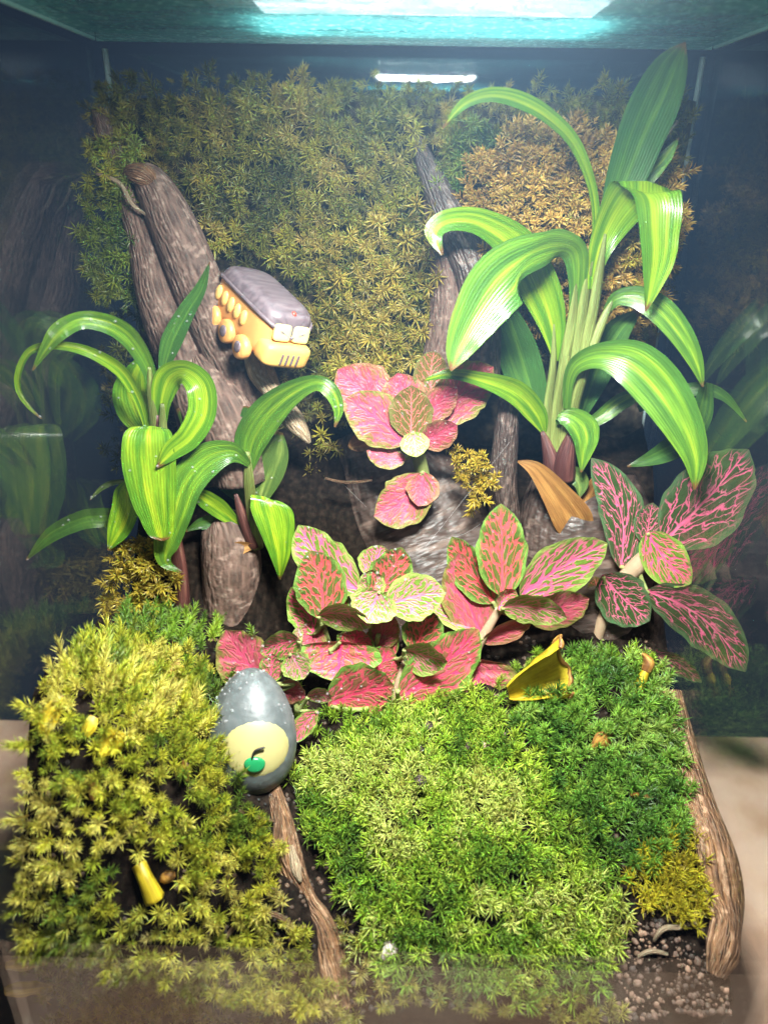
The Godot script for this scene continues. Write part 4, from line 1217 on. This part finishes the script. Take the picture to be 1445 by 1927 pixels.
func drops(called: String, spots: Array, mesh: Mesh, parent: Node3D) -> void:
	var mm := MultiMesh.new()
	mm.transform_format = MultiMesh.TRANSFORM_3D
	mm.mesh = mesh
	mm.instance_count = spots.size()
	for i in spots.size():
		mm.set_instance_transform(i, Transform3D(Basis().scaled(Vector3.ONE * spots[i][1]), spots[i][0]))
	var o := MultiMeshInstance3D.new()
	o.name = called
	o.multimesh = mm
	o.material_override = M.dew
	o.set_meta("kind", "stuff")
	parent.add_child(o, true)
	o.position = -parent.position

func ring(st: SurfaceTool, c: Vector3, axis: Vector3, r: float, wide: float) -> void:
	axis = axis.normalized()
	var u := axis.cross(Vector3(0.3, 0.9, 0.1)).normalized()
	var v := axis.cross(u)
	var prof := [[-0.5, 0.0], [-0.5, 0.8], [-0.35, 0.97], [0.0, 1.0], [0.35, 0.97], [0.5, 0.8], [0.5, 0.0]]
	for i in 20:
		for k in prof.size() - 1:
			var q := []
			for e in [[i, k], [i + 1, k], [i + 1, k + 1], [i, k], [i + 1, k + 1], [i, k + 1]]:
				var an: float = TAU * e[0] / 20.0
				var pr: Array = prof[e[1]]
				st.set_smooth_group(0)
				st.add_vertex(c + axis * wide * pr[0] + (u * cos(an) + v * sin(an)) * r * pr[1])

# a slab with rounded corners and edges
func pane_shape(xf: Transform3D, r: Vector3) -> SurfaceTool:
	var st := st_new()
	st.set_smooth_group(0)
	for i in 14:
		for j in 28:
			for e in [[0, 0], [0, 1], [1, 1], [0, 0], [1, 1], [1, 0]]:
				var a: float = PI * (i + e[0]) / 14.0 - PI / 2
				var o: float = TAU * (j + e[1]) / 28.0
				var sp := func(v: float, p: float) -> float: return signf(v) * pow(absf(v), p)
				st.add_vertex(xf * (r * Vector3(sp.call(cos(a), 0.5) * sp.call(cos(o), 0.4), sp.call(cos(a), 0.5) * sp.call(sin(o), 0.4), sp.call(sin(a), 0.5))))
	return st

# part of a round-cornered bus body: rows of cross-sections along z, the section going from share a to share b of the height
func bus_point(z: float, s: float) -> Vector3:
	var k := pow(maxf(1 - pow(absf(z), 5.0), 0.0), 0.30)
	var an := PI * (s - 0.5)
	var x := signf(cos(an)) * pow(absf(cos(an)), 0.5)
	var y := signf(sin(an)) * pow(absf(sin(an)), 0.55)
	return Vector3(0.0155 * x * k, (0.0145 * y) * lerpf(1.0, k, 0.8), 0.0275 * z)

func bus_shell(xf: Transform3D, from: float, to: float) -> SurfaceTool:
	var st := st_new()
	st.set_smooth_group(0)
	for side in [1, -1]:
		for i in 28:
			for j in 14:
				for e in ([[0, 0], [1, 0], [1, 1], [0, 0], [1, 1], [0, 1]] if side == 1 else [[0, 0], [1, 1], [1, 0], [0, 0], [0, 1], [1, 1]]):
					var z: float = -1 + 2 * (i + e[0]) / 28.0
					z = signf(z) * pow(absf(z), 0.7)
					var s: float = lerpf(from, to, (j + e[1]) / 14.0)
					var p := bus_point(z, s)
					st.set_uv(Vector2(s, z))
					st.add_vertex(xf * Vector3(p.x * side, p.y, p.z))
	return st

func bus_band(xf: Transform3D) -> SurfaceTool:
	var q := []
	for i in 41:
		var a := TAU * i / 40.0
		var z := sin(a)
		var p := bus_point(signf(z) * pow(absf(z), 0.8), 0.62)
		q.append([xf * Vector3(p.x * (1.04 if cos(a) > 0 else -1.04), p.y, p.z * 1.03), 0.0010])
	return tube3(q, 8, 0, 1)

func litter() -> void:
	var t := thing("fallen_leaf", "big curled yellow leaf with a brown torn rim", "leaf", P(1020, 1300, on(1020, 1300, 0.004)))
	var f := on(1010, 1310, 0.010) - 0.6
	var yel := textured(strap_texture(91, Color(0.36, 0.26, 0.012), Color(0.55, 0.42, 0.02), Color(0.66, 0.55, 0.06), 0.2), null, 0, 0.45, 0.5)
	var brown := textured(strap_texture(93, Color(0.14, 0.06, 0.015), Color(0.34, 0.17, 0.03), Color(0.50, 0.30, 0.06), 0.2), null, 0, 0.6, 0.4)
	var st := st_new()
	st.set_smooth_group(0)
	var rim := []
	var sheet := []
	for i in 19:
		var s := i / 18.0
		var row := []
		for j in 15:
			var an := deg_to_rad(lerpf(48, 285, j / 14.0))
			var r := lerpf(14, 54, pow(s, 0.8)) * (1 + 0.10 * sin(j * 1.3 + s * 4) + (0.12 * fn.get_noise_2d(j * 300, s * 200)))
			var e := s + (0.10 * fn.get_noise_2d(j * 500, 9) + 0.05 * sin(j * 0.9)) * s
			row.append(P(lerpf(956, 1062, e) - 0.25 * r * sin(an), lerpf(1304, 1256, e) - r * sin(an) * 0.95, f + 0.3 - cos(an) * r * 0.016 + e * 0.3))
		sheet.append(row)
		rim.append([0, 0])
	for i in 18:
		for j in 14:
			for e in [[0, 0], [1, 0], [1, 1], [0, 0], [1, 1], [0, 1]]:
				st.set_uv(Vector2((j + e[1]) / 14.0, (i + e[0]) / 18.0))
				st.add_vertex(sheet[i + e[0]][j + e[1]])
	obj("blade", st, yel, t)
	rim = []
	for j in 15:
		rim.append([sheet[18][j], 0.0009 + 0.0004 * sin(j * 2.1)])
	obj("torn_rim", tube3(rim, 7, 0.5, 3, 900), brown, t)
	t = thing("leaf_stub", "short pale yellow leaf stub with a dry brown tip, upright in moss", "leaf", P(1195, 1325, on(1195, 1325)))
	f = on(1196, 1325, 0.0)
	obj("stalk", tube([[1188, 1332, f, 13], [1198, 1300, f + 0.3, 12], [1212, 1268, f + 0.6, 8], [1218, 1258, f + 0.7, 6]], 12, 0.05, 5), yel, t)
	obj("dry_tip", tube([[1215, 1262, f + 0.7, 8], [1220, 1248, f + 0.8, 9], [1214, 1236, f + 0.9, 5], [1208, 1230, f + 0.9, 2]], 10, 0.5, 6, 500), brown, t)
	var n := 0
	for a in [
		["upright yellow leaf scrap at the top left of the moss hummock", [[82, 1392, 4], [88, 1360, 34], [105, 1330, 30], [120, 1308, 3]], yel],
		["yellow scrap with a black end, near the upright scrap", [[160, 1384, 16], [170, 1366, 26], [178, 1348, 16]], yel],
		["wide amber leaf scrap lying flat on the moss hummock", [[190, 1424, 6], [205, 1402, 44], [225, 1392, 40], [240, 1392, 10]], yel],
		["twin brownish leaf scrap standing by the shady moss", [[330, 1284, 4], [326, 1262, 20], [336, 1242, 8]], brown],
		["orange leaf scrap beside the egg ornament's shoulder, in moss", [[350, 1296, 5], [344, 1274, 22], [342, 1250, 8]], yel],
		["small amber bud scale in the middle of the moss hummock", [[172, 1472, 10], [177, 1490, 20], [176, 1506, 8]], brown],
		["pink brown husk standing right of the hummock's centre", [[352, 1470, 4], [350, 1448, 16], [346, 1430, 4]], brown],
		["brown leaf scrap on the dark tufted moss", [[1112, 1408, 8], [1132, 1394, 34], [1148, 1376, 10]], brown],
		["amber leaf lying against the front pane at far left", [[12, 1818, 16], [45, 1814, 26], [92, 1810, 8]], yel],
		["longer amber leaf below it at the bottom left", [[10, 1866, 18], [50, 1860, 30], [104, 1856, 8]], yel],
		["dark red scrap lying in the dark tufted moss", [[1185, 1496, 6], [1205, 1498, 14], [1228, 1502, 4]], brown],
	]:
		var pts := []
		for q in a[1]:
			pts.append([q[0], q[1], 20.0 if q[1] > 1780 else on(q[0], q[1], 0.011), q[2]])
		var o := obj("leaf_scrap", blade(stations(pts, 6), -0.12, 0.03, n, 6), a[2])
		tag(o, a[0], "leaf")
		n += 1
	t = thing("leaf_tube", "hollow yellow leaf tube leaning over the dark gap in the moss", "leaf", P(285, 1665, on(285, 1665)))
	obj("tube", tube([[262, 1626, on(262, 1626, 0.004), 13], [275, 1655, on(275, 1655, 0.007), 14], [292, 1692, on(292, 1692, 0.007), 18]], 14, 0.1, 5), yel, t)
	t = thing("amber_seed", "round amber seed beside the hollow leaf tube", "seed", P(316, 1650, on(316, 1650, 0.005)))
	st = st_new()
	var at := P(316, 1650, on(316, 1650, 0.006))
	ellipsoid(st, Transform3D(Basis(Vector3(0, 0, 1), 0.5), at), Vector3(0.0038, 0.0024, 0.0026), 8, 12)
	obj("seed", st, brown, t)
	t = thing("pale_pebble", "pale pinkish pebble at the foot of the bright moss cushion", "pebble", P(730, 1790, on(730, 1790)))
	st = st_new()
	at = P(730, 1790, on(730, 1790, 0.005))
	ellipsoid(st, Transform3D(Basis(Vector3(0.2, 0.3, 1).normalized(), 0.7), at), Vector3(0.0052, 0.0036, 0.0040), 8, 12)
	obj("stone", st, tri(textured(noise_tex(0.05, 55, [Color(0.30, 0.24, 0.21), Color(0.44, 0.37, 0.33), Color(0.56, 0.50, 0.46)]), null, 0, 0.7), 60), t)
	# soil crumbs
	for c in [["black soil crumb nearest the curled yellow leaf on the cushion", 805, 1365, 10], ["black soil crumb left of the other crumbs on the cushion", 792, 1408, 9], ["reddish soil crumb on the back of the bright cushion", 882, 1405, 9], ["long black crumb lying down the bright cushion", 790, 1470, 12], ["pale chip beside the reddish crumb", 912, 1402, 9]]:
		var o := st_new()
		var fc := on(c[1], c[2], 0.0095)
		o = tube([[c[1] - c[3], c[2] + 4, fc, c[3] * 0.3], [c[1], c[2], fc, c[3] * 0.8], [c[1] + c[3], c[2] - 3, fc, c[3] * 0.3]], 9, 0.6, 5, 700)
		tag(obj("crumb", o, M.wood_pale if "pale" in c[0] else M.wood_dark), c[0], "crumb")

func webs() -> void:
	var silk := mat(Color(0.35, 0.35, 0.35), 0.3)
	for a in [["fine spider thread from the dark branch to the middle plant's crown", [[960, 830, 38.0], [880, 930, 37.0], [800, 1030, 35.0]]], ["fine spider thread from the pink plant down to the rosette", [[905, 985, 37.5], [860, 1010, 36.5], [770, 1025, 35.2]]], ["short spider thread under the left side of the pink plant", [[640, 905, 37.5], [665, 930, 37.6], [690, 955, 37.8]]]]:
		var pts := []
		for q in a[1]:
			pts.append([q[0], q[1], q[2], 0.16])
		tag(obj("spider_thread", tube(pts, 5, 0.0, 4), silk), a[0], "spider thread")

func _ready() -> void:
	rng.seed = 5
	fn.seed = 8
	fn.frequency = 0.01
	fn.fractal_octaves = 3
	set_camera_and_light()
	materials()
	tank()
	ground()
	woods()
	mosses()
	gravel()
	plant_tall()
	plants_left()
	plants_veined()
	ornaments()
	litter()
	webs()
	haze()
